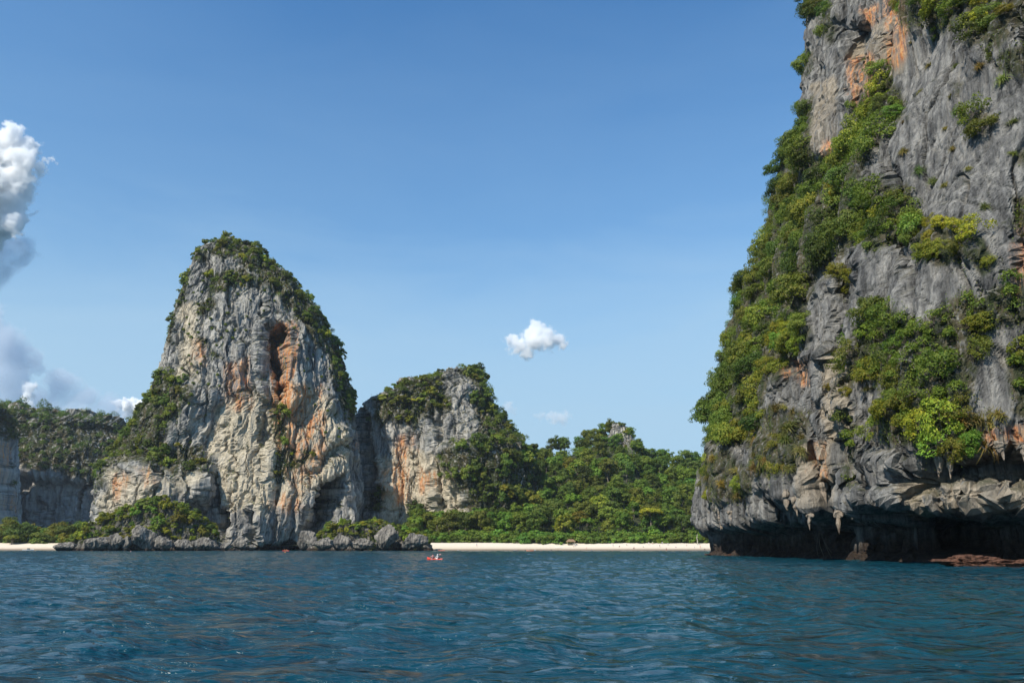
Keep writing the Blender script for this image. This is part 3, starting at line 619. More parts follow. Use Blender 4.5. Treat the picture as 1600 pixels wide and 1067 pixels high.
# ------------------------------------------------------------------ boulders
def boulder_mesh(seed, n=22, rough=1.0):
    th = np.linspace(0, 2 * math.pi, 2 * n, endpoint=False); ph = np.linspace(-1.45, 1.5, n)
    T, Pp = np.meshgrid(th, ph)
    P = np.stack([np.cos(T) * np.cos(Pp), np.sin(T) * np.cos(Pp), np.sin(Pp)], -1)
    rg = np.random.default_rng(seed); d = np.full(T.shape, 1.15)
    for i in range(11):                                   # cut by random planes: broken faces
        nv = rg.normal(size=3); nv /= np.linalg.norm(nv); h = 0.62 + 0.35 * rg.random()
        dt = P @ nv; d = np.where(dt > 0.05, np.minimum(d, h / np.maximum(dt, 0.05)), d)
    P = P * d[..., None]
    P = P * (1 + rough * 0.22 * fbm(P + seed, 0.9 / rough ** 0.5, 4, seed, 0.6) - rough * 0.18 * np.abs(noise(P + seed, (0.35, 0.35, 0.8), seed + 5)))[..., None]
    V = np.concatenate([P.reshape(-1, 3), [P[0].mean(0), P[-1].mean(0)]]); nc = 2 * n; k = n * nc
    c = np.arange(nc); c2 = (c + 1) % nc
    F4 = grid_faces(n, nc, True)
    F3 = np.concatenate([np.stack([c2, c, np.full(nc, k)], -1), np.stack([(n - 1) * nc + c, (n - 1) * nc + c2, np.full(nc, k + 1)], -1)])
    F3 = np.concatenate([F4[:, [0, 1, 2]], F4[:, [0, 2, 3]], F3])
    return V, F3
def boulder(name, px0, px1, ptop, pbot, seed, label, mat='rock_boulder', cat='boulder', d=None, dep=0.8, group=None):
    cx = (px0 + px1) / 2
    if d is None: d = ground(cx, pbot)[1]
    x, y, zt = at(cx, ptop, d); w = (px1 - px0) / 2 * d / F / CP; h = float(zt)
    V, F3 = boulder_mesh(seed, 44, 1.8) if mat == 'rock_reef' else boulder_mesh(seed, 26)
    top = V[:, 2].max(); hw = np.abs(V[:, 0]).max()
    V = V * np.array([w / hw, w * dep / hw, (h + 0.8) / (2 * top)])
    V[:, 2] += h - V[:, 2].max(); V[:, :2] *= (1 - 0.28 * (1 - sst(0.2, 0.45 * h, V[:, 2])))[:, None]
    me = mesh_from(name, V, F3, [M[mat]]); set_mask(me, np.tile([0, 0.15, 0, 1], (len(V), 1)))
    o = obj(name, me, loc=(float(x), d + w * dep * 0.6, 0)); tag(o, label, cat, group); return o
BL = [(78, 118, 846, 858.5, 'dark low boulder at the left end of the shrubby terrace beside the sand strip'), (132, 168, 838, 859, 'squat grey boulder second from the left sand strip'), (164, 192, 832, 859, 'grey block boulder with a flat face left of the dark cleft'),
      (188, 204, 836, 859, 'narrow dark boulder wedged in the cleft of the left terrace'), (204, 244, 818, 859.3, 'tall pale boulder with a pointed top on the left terrace'), (238, 272, 836, 859.3, 'wide pale boulder with a waterline shelf below the left shrubs'),
      (268, 300, 842, 859.4, 'brown grey boulder below the green shrubs left of the tower foot'), (298, 338, 838, 859.4, 'dark rugged boulder at the right end of the left terrace'), (343, 360, 846, 859.5, 'small boulder at the foot of the tall tower'),
      (358, 384, 836, 859.5, 'round grey boulder in front of the narrow cave of the tall tower'), (384, 398, 850, 859.8, 'tiny low boulder on the sand under the tall tower'), (458, 496, 828, 860, 'leaning pale boulder at the mouth of the big cave'), (488, 520, 838, 860.2, 'jumbled grey boulder right of the big cave mouth'),
      (516, 548, 832, 860.2, 'upright ribbed boulder below the bright scrub'), (546, 586, 840, 860, 'low mottled boulder in the middle of the right terrace'), (584, 626, 818, 860, 'tallest pale boulder of the right terrace, with a dark undercut'), (622, 668, 832, 860, 'last rounded boulder of the right terrace beside the beach')]
for i, (a, b, tp, bt, lab) in enumerate(BL): boulder('boulder', a, b, tp, bt, 200 + i, lab, dep=0.75, d=456 + 3 * (i % 4))
boulder('reef_rock', 1462, 1604, 866, 885, 301, 'low reddish brown reef rock at the foot of the sea cliff, right edge', 'rock_reef', 'reef rock', dep=0.5)
boulder('reef_rock', 1560, 1680, 873, 885.5, 302, 'flat brown reef ledge in front of the reddish reef rock', 'rock_reef', 'reef rock', dep=0.5)
boulder('reef_rock', 1096, 1132, 864.2, 867.3, 303, 'low brown reef rock at the far tip of the sea cliff beside the beach', 'rock_reef', 'reef rock', dep=0.4)
boulder('reef_rock', 1128, 1162, 864.2, 868.2, 304, 'small brown reef rock under the sea cliff near its far tip', 'rock_reef', 'reef rock', dep=0.4)
# stalactites hanging from the lips of the sea cliff: parts of the cliff
def stalactite(px, py, ln, rad, seed):
    m = (np.abs(S_C['px'] - px) < 6) & (np.abs(S_C['py'] - py) < 6) & (S_C['face'] > 0.0)
    if not m.any(): return
    p = S_C['P'][m][S_C['P'][m][:, 1].argmin()]
    n = 14; k = 10; th = np.linspace(0, 2 * math.pi, k, endpoint=False); tt = np.linspace(0, 1, n)
    r = rad * (1 - tt ** 1.3) * (1 + 0.25 * np.sin(tt * 17 + seed)) + 0.03
    V = np.stack([r[:, None] * np.cos(th) + 0.2 * np.sin(tt * 3 + seed)[:, None], r[:, None] * np.sin(th) * 0.9 + 0 * tt[:, None], (-tt * ln)[:, None] + 0 * th], -1)
    V = V * (1 + 0.35 * fbm(V + seed * 3.1, (0.7, 0.7, 1.6), 2, seed))[..., None]; V[..., 2] += 0.9
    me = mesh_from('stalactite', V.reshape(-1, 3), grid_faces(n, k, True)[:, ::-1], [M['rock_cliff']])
    set_mask(me, np.tile([0.1, 0.5, 0, 1], (n * k, 1)))
    o = obj('stalactite', me); o.parent = cliff_o; o.location = Vector(p + np.array([0.5, 0.3, 0])) - cliff_o.location
for i, (a, b, l, r) in enumerate([(1454, 716, 4.2, 0.7), (1460, 712, 3.2, 0.6), (1478, 705, 4.5, 0.8), (1500, 704, 2.2, 0.7), (1530, 700, 1.8, 0.5), (1556, 698, 2.2, 0.6), (1286, 764, 5, 0.8), (1292, 760, 3.6, 0.6), (1300, 800, 4.5, 0.9), (1310, 806, 3.4, 0.6), (1222, 768, 4, 0.8), (1236, 778, 3.5, 0.7), (1116, 800, 5, 1.0), (1134, 810, 4, 0.9), (1262, 806, 3, 0.9), (1590, 704, 2.4, 0.6)]):
    stalactite(a, b, l, r, i)

# ------------------------------------------------------------------ plants
def tube(pts, rad, k=6):
    pts = np.asarray(pts, float); n = len(pts); th = np.linspace(0, 2 * math.pi, k, endpoint=False)
    V = []
    for i in range(n):
        d = pts[min(i + 1, n - 1)] - pts[max(i - 1, 0)]; d /= np.linalg.norm(d) + 1e-9
        a = np.cross(d, [0.3, 0.9, 0.2]); a /= np.linalg.norm(a) + 1e-9; b = np.cross(d, a)
        V.append(pts[i] + rad[i] * (np.cos(th)[:, None] * a + np.sin(th)[:, None] * b))
    return np.concatenate(V), grid_faces(n, k, True)
def join(parts):
    V, Fq, o = [], [], 0
    for v, f in parts:
        V.append(v); Fq.append(f + o); o += len(v)
    return np.concatenate(V), np.concatenate(Fq)
def leaves(C, N, size, rg, tilt=0.5, asp=0.6):
    """one rhombic leaf per point C, facing roughly along N"""
    n = len(C); N = N + tilt * rg.normal(size=(n, 3)); N /= np.linalg.norm(N, axis=1, keepdims=True) + 1e-9
    a = np.cross(N, rg.normal(size=(n, 3))); a /= np.linalg.norm(a, axis=1, keepdims=True) + 1e-9; b = np.cross(N, a)
    s = (size * (0.6 + 0.8 * rg.random(n)))[:, None]
    V = np.stack([C - a * s, C - b * s * asp - N * s * 0.15, C + a * s, C + b * s * asp - N * s * 0.15], 1).reshape(-1, 3)
    return V, np.arange(4 * n).reshape(n, 4)
def crown_pts(rg, nclump, per, rx, rz, kind):
    """leaf points of an uneven crown made of clumps; returns points and outward directions"""
    C, N, H = [], [], []
    for i in range(nclump):
        while True:
            d = rg.normal(size=3); d /= np.linalg.norm(d)
            if kind == 'umbrella' and (d[2] < 0.1 or d[2] > 0.95): continue
            if d[2] > (-0.8 if kind == 'full' else -0.45): break
        rr = (0.45 + 0.55 * rg.random() ** 0.6)
        c = d * np.array([rx, rx, rz]) * rr
        if kind == 'umbrella': c[2] = rz * (0.55 + 0.3 * rg.random()) - 0.25 * (c[0] ** 2 + c[1] ** 2) / rx
        r = rx * (0.24 + 0.20 * rg.random())
        m = int(per * (0.6 + 0.8 * rg.random()))
        q = rg.normal(size=(m, 3)); q /= np.linalg.norm(q, axis=1, keepdims=True)
        q[:, 2] = np.abs(q[:, 2]) * np.where(rg.random(m) < 0.72, 1, -0.8)
        rad = r * (0.55 + 0.45 * rg.random(m) ** 0.5)
        C.append(c + q * rad[:, None] * np.array([1, 1, 0.72])); N.append(q * 0.9 + d * 0.5 + np.array([0, 0, 0.25])); H.append(c)
    return np.concatenate(C), np.concatenate(N), H
def make_plant(seed, rx, rz, nclump, per, leaf, kind='round', trunk_h=0.0, trunk_r=0.12, sparse_branch=5):
    """crown mesh and wood mesh (base at 0,0,0); crown centre at trunk_h"""
    rg = np.random.default_rng(seed)
    C, N, H = crown_pts(rg, nclump, per, rx, rz, kind); off = np.array([0, 0, trunk_h]); C = C + off
    crown = leaves(C, N, leaf, rg)
    fork = off * 0.72 + np.array([0.05 * rx, 0, 0]) * rg.normal(); parts = []
    if trunk_h > 0.5:
        mid = fork * 0.5 + np.array([rg.normal(), rg.normal(), 0]) * 0.04 * trunk_h
        parts.append(tube([(0, 0, -1.2), (0, 0, 0), mid, fork], [trunk_r * 1.5, trunk_r * 1.25, trunk_r, trunk_r * 0.75], 7))
    for h in H[::max(1, len(H) // sparse_branch)]:
        e = h + off; m = (fork + e) / 2 + rg.normal(size=3) * 0.06 * rx
        parts.append(tube([fork, m, e], [trunk_r * 0.6, trunk_r * 0.4, trunk_r * 0.12], 5))
    return crown, join(parts)
def plant_mesh(name, crown, wood):
    """single mesh with wood and leaves: for plants too small to show their parts"""
    V, Fq = join([crown, wood]); idx = np.concatenate([np.zeros(len(crown[1]), int), np.ones(len(wood[1]), int)])
    return mesh_from(name, V, Fq, [M['leaf'], M['bark']], idx)

FAR_TREE = []                      # trees with trunk and crown, about 5 m crown radius
for i in range(9):
    kd = 'umbrella' if i in (3, 7) else 'full'
    cr, wd = make_plant(500 + i, 4.8, [4.2, 5.0, 4.0, 2.6, 5.6, 4.4, 4.8, 2.4, 5.2][i], 36, 62, 0.44, kd, 6.0 + (i % 3) * 1.2, 0.24, 8)
    FAR_TREE.append((mesh_from('crown', *cr, [M['leaf']]), mesh_from('trunk', *wd, [M['bark']])))
SMALL_TREE = [plant_mesh('shrub', *make_plant(540 + i, 2.9, 2.3 + 0.3 * (i % 3), 16, 50, 0.36, 'round', 1.3, 0.12, 4)) for i in range(8)]
NEAR_SHRUB = [plant_mesh('shrub', *make_plant(560 + i, 2.0 + 0.2 * (i % 2), 1.5 + 0.35 * (i % 3), 40 - 4 * (i % 3), 85, 0.115, 'round' if i % 2 else 'full', 1.0, 0.07, 10)) for i in range(8)]
NEAR_LOOSE = [plant_mesh('shrub', *make_plant(580 + i, 2.2, 1.7, 20, 60, 0.125, 'round', 1.2, 0.06, 16)) for i in range(4)]
def tuft_mesh(seed, n=170, ln=1.5):
    rg = np.random.default_rng(seed); a = rg.random(n) * 6.283; out = 0.25 + 0.75 * rg.random(n); L = ln * (0.5 + 0.7 * rg.random(n))
    d = np.stack([np.cos(a), np.sin(a), 0 * a], -1); sd = np.stack([-np.sin(a), np.cos(a), 0 * a], -1)
    b0 = rg.normal(size=(n, 3)) * [0.22, 0.22, 0.08]; V = []
    for t, w in ((0, 1.0), (0.4, 1.0), (0.75, 0.7), (1.0, 0.1)):
        p = b0 + d * (out * L * t)[:, None]; p[:, 2] += L * (0.95 * t - 1.25 * out * t * t)
        V += [p - sd * 0.035 * w, p + sd * 0.035 * w]
    V = np.stack(V, 1); Fq = np.concatenate([np.arange(n)[:, None] * 8 + np.array([2 * j, 2 * j + 1, 2 * j + 3, 2 * j + 2]) for j in range(3)])
    return mesh_from('grass_tuft', V.reshape(-1, 3), Fq, [M['grass']])
TUFT = [tuft_mesh(600 + i) for i in range(4)]

RG = np.random.default_rng(99)
def pick(S, polys, spacing, limit, face=-0.25, seed=0, zmin=1.0, extra=None):
    """well spaced points of a rock surface inside the given outlines of the photo"""
    rg = np.random.default_rng(seed)
    m = np.zeros(S['px'].shape, bool)
    for p in polys: m |= inside(S['px'], S['py'], p) > 0
    m &= (S['face'] > face) & (S['P'][..., 2] > zmin)
    if extra is not None: m &= extra
    idx = np.flatnonzero(m.ravel())
    if len(idx) == 0: return []
    w = S['A'].ravel()[idx]; w = w / w.sum()
    idx = rg.choice(idx, size=min(len(idx), limit * 14), replace=False, p=w) if len(idx) > limit * 14 and (w > 0).sum() > limit * 14 else rg.permutation(idx)
    Pf = S['P'].reshape(-1, 3)[idx]; got = []; cellsz = spacing; grid = {}
    for i, p in zip(idx, Pf):
        c = tuple((p // cellsz).astype(int)); ok = True
        for a in (-1, 0, 1):
            for b in (-1, 0, 1):
                for e in (-1, 0, 1):
                    for q in grid.get((c[0] + a, c[1] + b, c[2] + e), ()):
                        if ((p - q) ** 2).sum() < spacing * spacing: ok = False; break
                    if not ok: break
                if not ok: break
            if not ok: break
        if ok:
            grid.setdefault(c, []).append(p); got.append(i)
            if len(got) >= limit: break
    return [(S['P'].reshape(-1, 3)[i], S['N'].reshape(-1, 3)[i]) for i in got]
def place(name, me, p, nrm, sc, tint, label, cat, group, out=0.35, sink=0.4):
    """a plant rooted on rock: it grows up but leans out of the wall"""
    up = Vector((0, 0, 1)) * (1 - out) + Vector(nrm) * out; up.normalize()
    q = up.to_track_quat('Z', 'Y'); o = bpy.data.objects.new(name, me); COL.objects.link(o)
    o.matrix_world = Matrix.Translation(Vector(p) - up * sink * sc) @ q.to_matrix().to_4x4() @ Matrix.Rotation(RG.random() * 6.283, 4, 'Z') @ Matrix.Diagonal((sc * (0.75 + 0.55 * RG.random()), sc * (0.75 + 0.55 * RG.random()), sc * (0.75 + 0.6 * RG.random()), 1))
    o.color = (*tint, 1); o['label'] = label; o['category'] = cat; o['group'] = group
    return o
def tints(base, v=0.22):
    k = 1 + v * RG.normal(); w = 0.08 * RG.normal()
    return (max(0.3, base[0] * k * (1 + w)), max(0.3, base[1] * k), max(0.2, base[2] * k * (1 - w)))
GREEN, DARK, YEL, OLIVE, FRESH = (1.0, 1.0, 1.0), (0.62, 0.72, 0.75), (1.75, 1.45, 0.9), (1.25, 1.08, 0.9), (0.95, 1.15, 0.95)
def cover(name, S, polys, n, size, label, seed, col=(1, 1, 1), zmin=1.0, off=0.25, extra=None, top=False):
    """creepers and low leaves nobody could count: one mesh of small leaves over the rock"""
    rg = np.random.default_rng(seed); m = np.zeros(S['px'].shape, bool); w_ = noise(S['P'], 6, seed) * 12
    for p in polys: m |= inside(S['px'] + w_, S['py'] - w_, p) > -1
    m &= (S['face'] > -0.3) & (S['P'][..., 2] > zmin)
    if top: m |= (S['N'][..., 2] > 0.6) & (S['P'][..., 2] > zmin)
    if extra is not None: m &= extra
    idx = np.flatnonzero(m.ravel()); w = S['A'].ravel()[idx] * np.clip(0.4 + 2.5 * noise(S['P'].reshape(-1, 3)[idx], 5, seed + 3), 0.02, 2); w /= w.sum()
    idx = rg.choice(idx, size=n, p=w)
    Pn = S['P'].reshape(-1, 3)[idx]; Nn = S['N'].reshape(-1, 3)[idx]
    C = Pn + Nn * (rg.random(n) * off * 3)[:, None] + rg.normal(size=(n, 3)) * size * 0.9; C[:, 2] -= rg.random(n) ** 3 * size * 22
    V, Fq = leaves(C, Nn * 0.5 + np.array([0, 0, 0.6]), size, rg)
    base = np.array([Pn[:, 0].mean(), Pn[:, 1].mean(), 0]); o = obj(name, mesh_from(name, V - base, Fq, [M['leaf']]), loc=base)
    o.color = (*col, 1); tag(o, label, kind='stuff'); return o

# --- on the great cliff
SHP = NEAR_SHRUB + NEAR_LOOSE
TINT = {'mid green': GREEN, 'dark green': DARK, 'yellow green': YEL, 'olive green': OLIVE, 'fresh green': FRESH}
cnt = {}
def thicket(name, items, leaf, per, rad, label, seed, col):
    """plants past the number one could tell apart: one mesh of leafy mounds"""
    if not items: return
    rg = np.random.default_rng(seed); C, N = [], []
    for p, nr, sc in items:
        q = rg.normal(size=(per, 3)); q /= np.linalg.norm(q, axis=1, keepdims=True); q[:, 2] = np.where(q[:, 2] < -0.3, -q[:, 2], q[:, 2])
        r = rad * sc * (0.55 + 0.45 * rg.random(per)) * (1 + 0.35 * noise(q * 1.0 + p, 0.8, seed))
        C.append(p + nr * rad * sc * 0.35 + np.array([0, 0, rad * sc * 0.35]) + q * r[:, None]); N.append(q + [0, 0, 0.25])
    C = np.concatenate(C); N = np.concatenate(N); V, Fq = leaves(C, N, leaf, rg)
    base = np.array([C[:, 0].mean(), C[:, 1].mean(), 0]); o = obj(name, mesh_from(name, V - base, Fq, [M['leaf']]), loc=base); o.color = (*col, 1)
    tag(o, label, kind='stuff')
def shrubs(S, polys, spacing, limit, s0, s1, hues, what, place_, group, meshes, seed, name='shrub', cat='shrub', out=0.35, face=-0.25, zmin=1.0, extra=None, v=0.22, sink=0.4, nmax=999):
    """hues: names of TINT or (name, rgb); place_: text or function of photo height"""
    pts = pick(S, polys, spacing, limit, face, seed, zmin, extra)
    its = sorted([(s0 + (s1 - s0) * RG.random() ** 1.4, p, nr) for p, nr in pts], key=lambda t: -t[0])
    for k, (sc, p, nr) in enumerate(its[:nmax]):
        h = hues[int(RG.integers(len(hues)))]; hn, rgb = (h, TINT[h]) if isinstance(h, str) else h
        f = (sc - s0) / (s1 - s0 + 1e-9); size = 'large' if f > 0.55 else 'small' if f < 0.18 else 'medium'
        px, py = proj(np.array(p)); pl = place_(float(px), float(py)) if callable(place_) else place_
        place(name, meshes[int(RG.integers(len(meshes)))], p, nr, sc, tints(rgb, v), f'{size} {hn} {what} {pl}', cat, group, out, sink)
    cnt[group] = min(nmax, len(its))
    return [(p, nr, sc) for sc, p, nr in its[nmax:]]
hgt = lambda names, cuts: (lambda px, py: names[int(np.searchsorted(cuts, py))])
SILX = np.array([(1262, 0), (1270, 100), (1248, 180), (1212, 270), (1194, 350), (1166, 425), (1130, 515), (1112, 600), (1102, 700)], float)
def shoulder(px, py):
    lev = ['beside the orange stain', 'just below the orange stain', 'level with the bushy cleft', 'level with the upper grey wall', 'level with the small ledge', 'level with the grey slabs', 'just above the hanging vines', 'beside the hanging vines', 'level with the big ledge', 'just above the low scrub'][int(np.searchsorted([120, 190, 250, 310, 370, 430, 490, 550, 620], py))]
    dx = px - float(np.interp(py, SILX[:, 1], SILX[:, 0]))
    return ('on the sea cliff outline ' if dx < 22 else 'on the left shoulder ' if dx < 65 else 'inward on the left shoulder ') + lev
rest = shrubs(S_C, VEG_C['edge'], 2.1, 330, 0.9, 2.0, ['mid green', 'dark green', 'mid green', 'olive green', 'dark green'], 'bush', shoulder, 'bushes on the left shoulder of the sea cliff', NEAR_SHRUB, 1, out=0.3, nmax=140)
rest += shrubs(S_C, VEG_C['mid'], 1.5, 230, 0.55, 1.3, ['mid green', 'olive green', 'fresh green', 'yellow green', 'dark green', 'mid green'], 'bush', lambda px, py: 'in the cleft under the orange stain' if py < 215 else 'on the ledge above the grey slabs' if py < 400 else ('at the right edge on the sea cliff ledge' if px > 1530 else ('at the left end of the big cliff ledge' if px < 1375 else 'in the middle of the big cliff ledge' if px < 1450 else 'at the right end of the big cliff ledge') if py < 590 else ('in the cleft beside the sea cliff pillar' if px < 1345 else 'along the left lip above the sea cliff hollow' if px < 1430 else 'along the middle lip above the sea cliff hollow')), 'bushes on the ledges of the sea cliff', SHP, 2, out=0.4, nmax=105)
shrubs(S_C, VEG_C['yellow'], 1.3, 24, 0.45, 1.05, ['yellow green', ('golden green', (1.9, 1.4, 0.8)), 'olive green'], 'bush', lambda px, py: 'spreading across the grey slabs of the sea cliff' if px > 1400 and py > 300 else 'on the narrow pillar of the sea cliff', 'yellowish bushes on the sea cliff', SHP, 3, out=0.45)
shrubs(S_C, VEG_C['top'], 2.0, 36, 0.6, 1.3, ['mid green', 'olive green', 'yellow green', 'mid green'], 'bush', lambda px, py: 'at the top right of the orange stain' if px < 1500 else 'in the upper right corner on the sea cliff', 'bushes high on the sea cliff', SHP, 4, out=0.45, nmax=28)
shrubs(S_C, VEG_C['low'], 2.4, 24, 0.5, 1.1, ['olive green', 'yellow green', 'mid green'], 'scrub bush', 'on the lower left flank of the sea cliff', 'low scrub on the sea cliff', SHP, 5, out=0.4, nmax=18)
thicket('thicket', rest, 0.14, 380, 1.75, 'tangle of bushes filling the gaps on the sea cliff', 8, (0.95, 1.0, 0.9))
TG = [('straw green', (1.1, 1.0, 0.8)), ('grey green', (0.8, 0.95, 0.7)), ('pale yellow', (1.3, 1.05, 0.8))]
shrubs(S_C, VEG_C['low'] + [[(1496, 610), (1552, 598), (1562, 660), (1546, 696), (1508, 694)], [(1320, 560), (1360, 560), (1360, 610), (1320, 610)], [(1190, 640), (1265, 640), (1250, 730), (1200, 730)]], 0.95, 95, 0.9, 1.9, TG, 'grass tuft', lambda px, py: 'hanging over the hollow of the sea cliff' if px > 1450 else 'on the pillar of the sea cliff' if px > 1290 else 'on the lower left flank of the sea cliff', 'grass tufts on the lower sea cliff', TUFT, 6, 'grass_tuft', 'grass tuft', 0.5, sink=0.05)
shrubs(S_C, [[(1405, 60), (1600, 120), (1620, 300), (1560, 330), (1440, 340), (1400, 250)]], 5.0, 26, 0.5, 1.2, TG, 'grass tuft', 'on the smooth upper grey wall of the sea cliff', 'grass tufts on the upper grey wall', TUFT, 7, 'grass_tuft', 'grass tuft', 0.5, sink=0.05)
cover('creepers', S_C, allv, 80000, 0.12, 'low creepers and small leaves between the bushes of the sea cliff', 11, (0.85, 0.9, 0.8))
# --- on the tall tower
CAP = [VEG_T[0], VEG_T[1]]
G4 = ['mid green', 'olive green', 'mid green', 'dark green', 'yellow green']
rest = shrubs(S_T, CAP, 3.7, 200, 0.7, 1.5, G4, 'tree', lambda px, py: ('on the summit crest of the tallest tower' if py < 398 else 'just under the summit of the tallest tower') if py < 425 else ('high on the right edge of the tallest tower' if py < 465 else 'above the orange cleft on the tallest tower' if px < 470 else 'upper right on the tallest tower outline' if py < 540 else 'on the right rim of the tallest tower' if py < 600 else 'lowest on the right rim of the tallest tower'), 'trees on the cap of the tallest tower', SMALL_TREE, 21, 'small_tree', 'small tree', 0.3, nmax=100)
rest += shrubs(S_T, [VEG_T[5], VEG_T[6]], 4.0, 140, 0.8, 1.7, G4[:4], 'tree', lambda px, py: 'on the upper left rim of the tallest tower' if py < 560 else ('at the top of the left slope of the tallest tower' if py < 630 else 'on the left slope outline of the tallest tower' if px < 225 else 'inward on the left slope of the tallest tower') if py < 690 else ('on the ledge left above the cream cliff' if px < 235 else 'on the ledge right above the cream cliff'), 'trees on the left flank of the tallest tower', SMALL_TREE, 22, 'small_tree', 'small tree', 0.25, nmax=80)
shrubs(S_T, VEG_T[2:5] + VEG_T[7:], 3.4, 50, 0.5, 1.15, ['olive green', 'mid green', 'yellow green'], 'bush', lambda px, py: 'on the upper left face of the tallest tower' if px < 400 else 'on the streaked right face of the tallest tower', 'bushes on the front wall of the tallest tower', SMALL_TREE, 23, 'wall_bush', 'bush', out=0.4)
rest += [(p, nr, 0.28 + 0.3 * RG.random()) for p, nr in pick(S_T, THIN_T, 5.5, 130, -0.1, 24)]
thicket('thicket', rest, 0.34, 170, 2.6, 'scrub and small growth dotted over the tallest tower', 26, (1.0, 1.0, 0.95))
cover('creepers', S_T, VEG_T, 30000, 0.34, 'low growth between the trees of the tallest tower', 25, (0.95, 1.0, 0.9), off=0.5, top=True)
# --- on the lower tower
rest = shrubs(S_M, [VEG_M[0]], 4.2, 70, 0.8, 1.6, ['mid green', 'dark green', 'olive green'], 'tree', 'along the top of the lower tower', 'trees on top of the lower tower', SMALL_TREE, 31, 'small_tree', 'small tree', 0.25, nmax=35)
rest += shrubs(S_M, [VEG_M[1]], 4.6, 160, 1.0, 2.1, ['mid green', 'dark green', 'olive green', 'mid green'], 'tree', lambda px, py: 'on the upper right shoulder of the lower tower' if py < 690 else 'on the wooded right flank of the lower tower', 'trees on the right flank of the lower tower', SMALL_TREE, 32, 'small_tree', 'small tree', 0.25, nmax=82)
shrubs(S_M, [VEG_M[2]], 3.5, 12, 0.7, 1.3, ['fresh green', 'mid green'], 'bush', 'in the shaded gap between the two towers', 'bushes in the gap between the towers', SMALL_TREE, 33, 'gap_bush', 'bush')
thicket('thicket', rest, 0.40, 190, 3.0, 'scrub filling the wooded slopes of the lower tower', 36, (0.95, 1.0, 0.95))
cover('creepers', S_M, VEG_M, 18000, 0.40, 'low growth between the trees of the lower tower', 34, (0.9, 1.0, 0.9), off=0.5, top=True)
# --- on the far cliffs: woods that read as one mass
fp = [(p, nr, 1.3 + 1.2 * RG.random() ** 1.5) for p, nr in pick(S_F1, VEG_F1, 5.5, 90, -0.25, 41, extra=S_F1['px'] > -60)]
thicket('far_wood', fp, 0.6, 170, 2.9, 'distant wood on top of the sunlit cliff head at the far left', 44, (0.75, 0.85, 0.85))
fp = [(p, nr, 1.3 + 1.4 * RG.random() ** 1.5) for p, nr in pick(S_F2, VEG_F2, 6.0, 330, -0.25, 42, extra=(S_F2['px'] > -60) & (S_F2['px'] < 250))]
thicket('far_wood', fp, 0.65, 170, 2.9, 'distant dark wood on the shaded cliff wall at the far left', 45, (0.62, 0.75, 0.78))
# --- on the rock peak and the terraces
shrubs(S_K, [[(930, 650), (1010, 650), (1010, 800), (930, 800)]], 3.4, 34, 0.5, 1.2, ['olive green', 'mid green'], 'bush', 'on the small rock peak of the wooded hill', 'bushes on the rock peak', SMALL_TREE, 51, 'peak_bush', 'bush', extra=(S_K['N'][..., 2] > 0.35) | (S_K['px'] > 985) | (S_K['px'] < 958))
FULL = [[(60, 700), (720, 700), (720, 880), (60, 880)]]
shrubs(S_A, FULL, 3.0, 110, 0.55, 1.4, ['mid green', 'olive green', 'fresh green', 'yellow green'], 'bush', lambda px, py: 'at the left end of the terrace beside the sand strip' if px < 170 else 'on the terrace below the cream cliff' if px < 270 else 'on the terrace beside the tall tower foot', 'bushes on the left terrace', SMALL_TREE, 52, 'terrace_bush', 'bush', out=0.2, zmin=4.5, extra=S_A['N'][..., 2] > 0.25)
shrubs(S_B, FULL, 2.7, 95, 0.45, 1.0, ['fresh green', 'yellow green', 'mid green'], 'bush', lambda px, py: 'on the terrace beside the big cave mouth' if px < 560 else 'on the terrace beside the beach', 'bushes on the right terrace', SMALL_TREE, 53, 'terrace_bush', 'bush', out=0.2, zmin=4.0, extra=S_B['N'][..., 2] > 0.25)
cover('creepers', S_A, FULL, 12000, 0.26, 'low scrub leaves on the left terrace', 54, (1.1, 1.1, 0.9), zmin=4.5, extra=S_A['N'][..., 2] > 0.2)
cover('creepers', S_B, FULL, 12000, 0.26, 'low scrub leaves on the right terrace', 55, (1.2, 1.2, 0.9), zmin=3.5, extra=S_B['N'][..., 2] > 0.2)

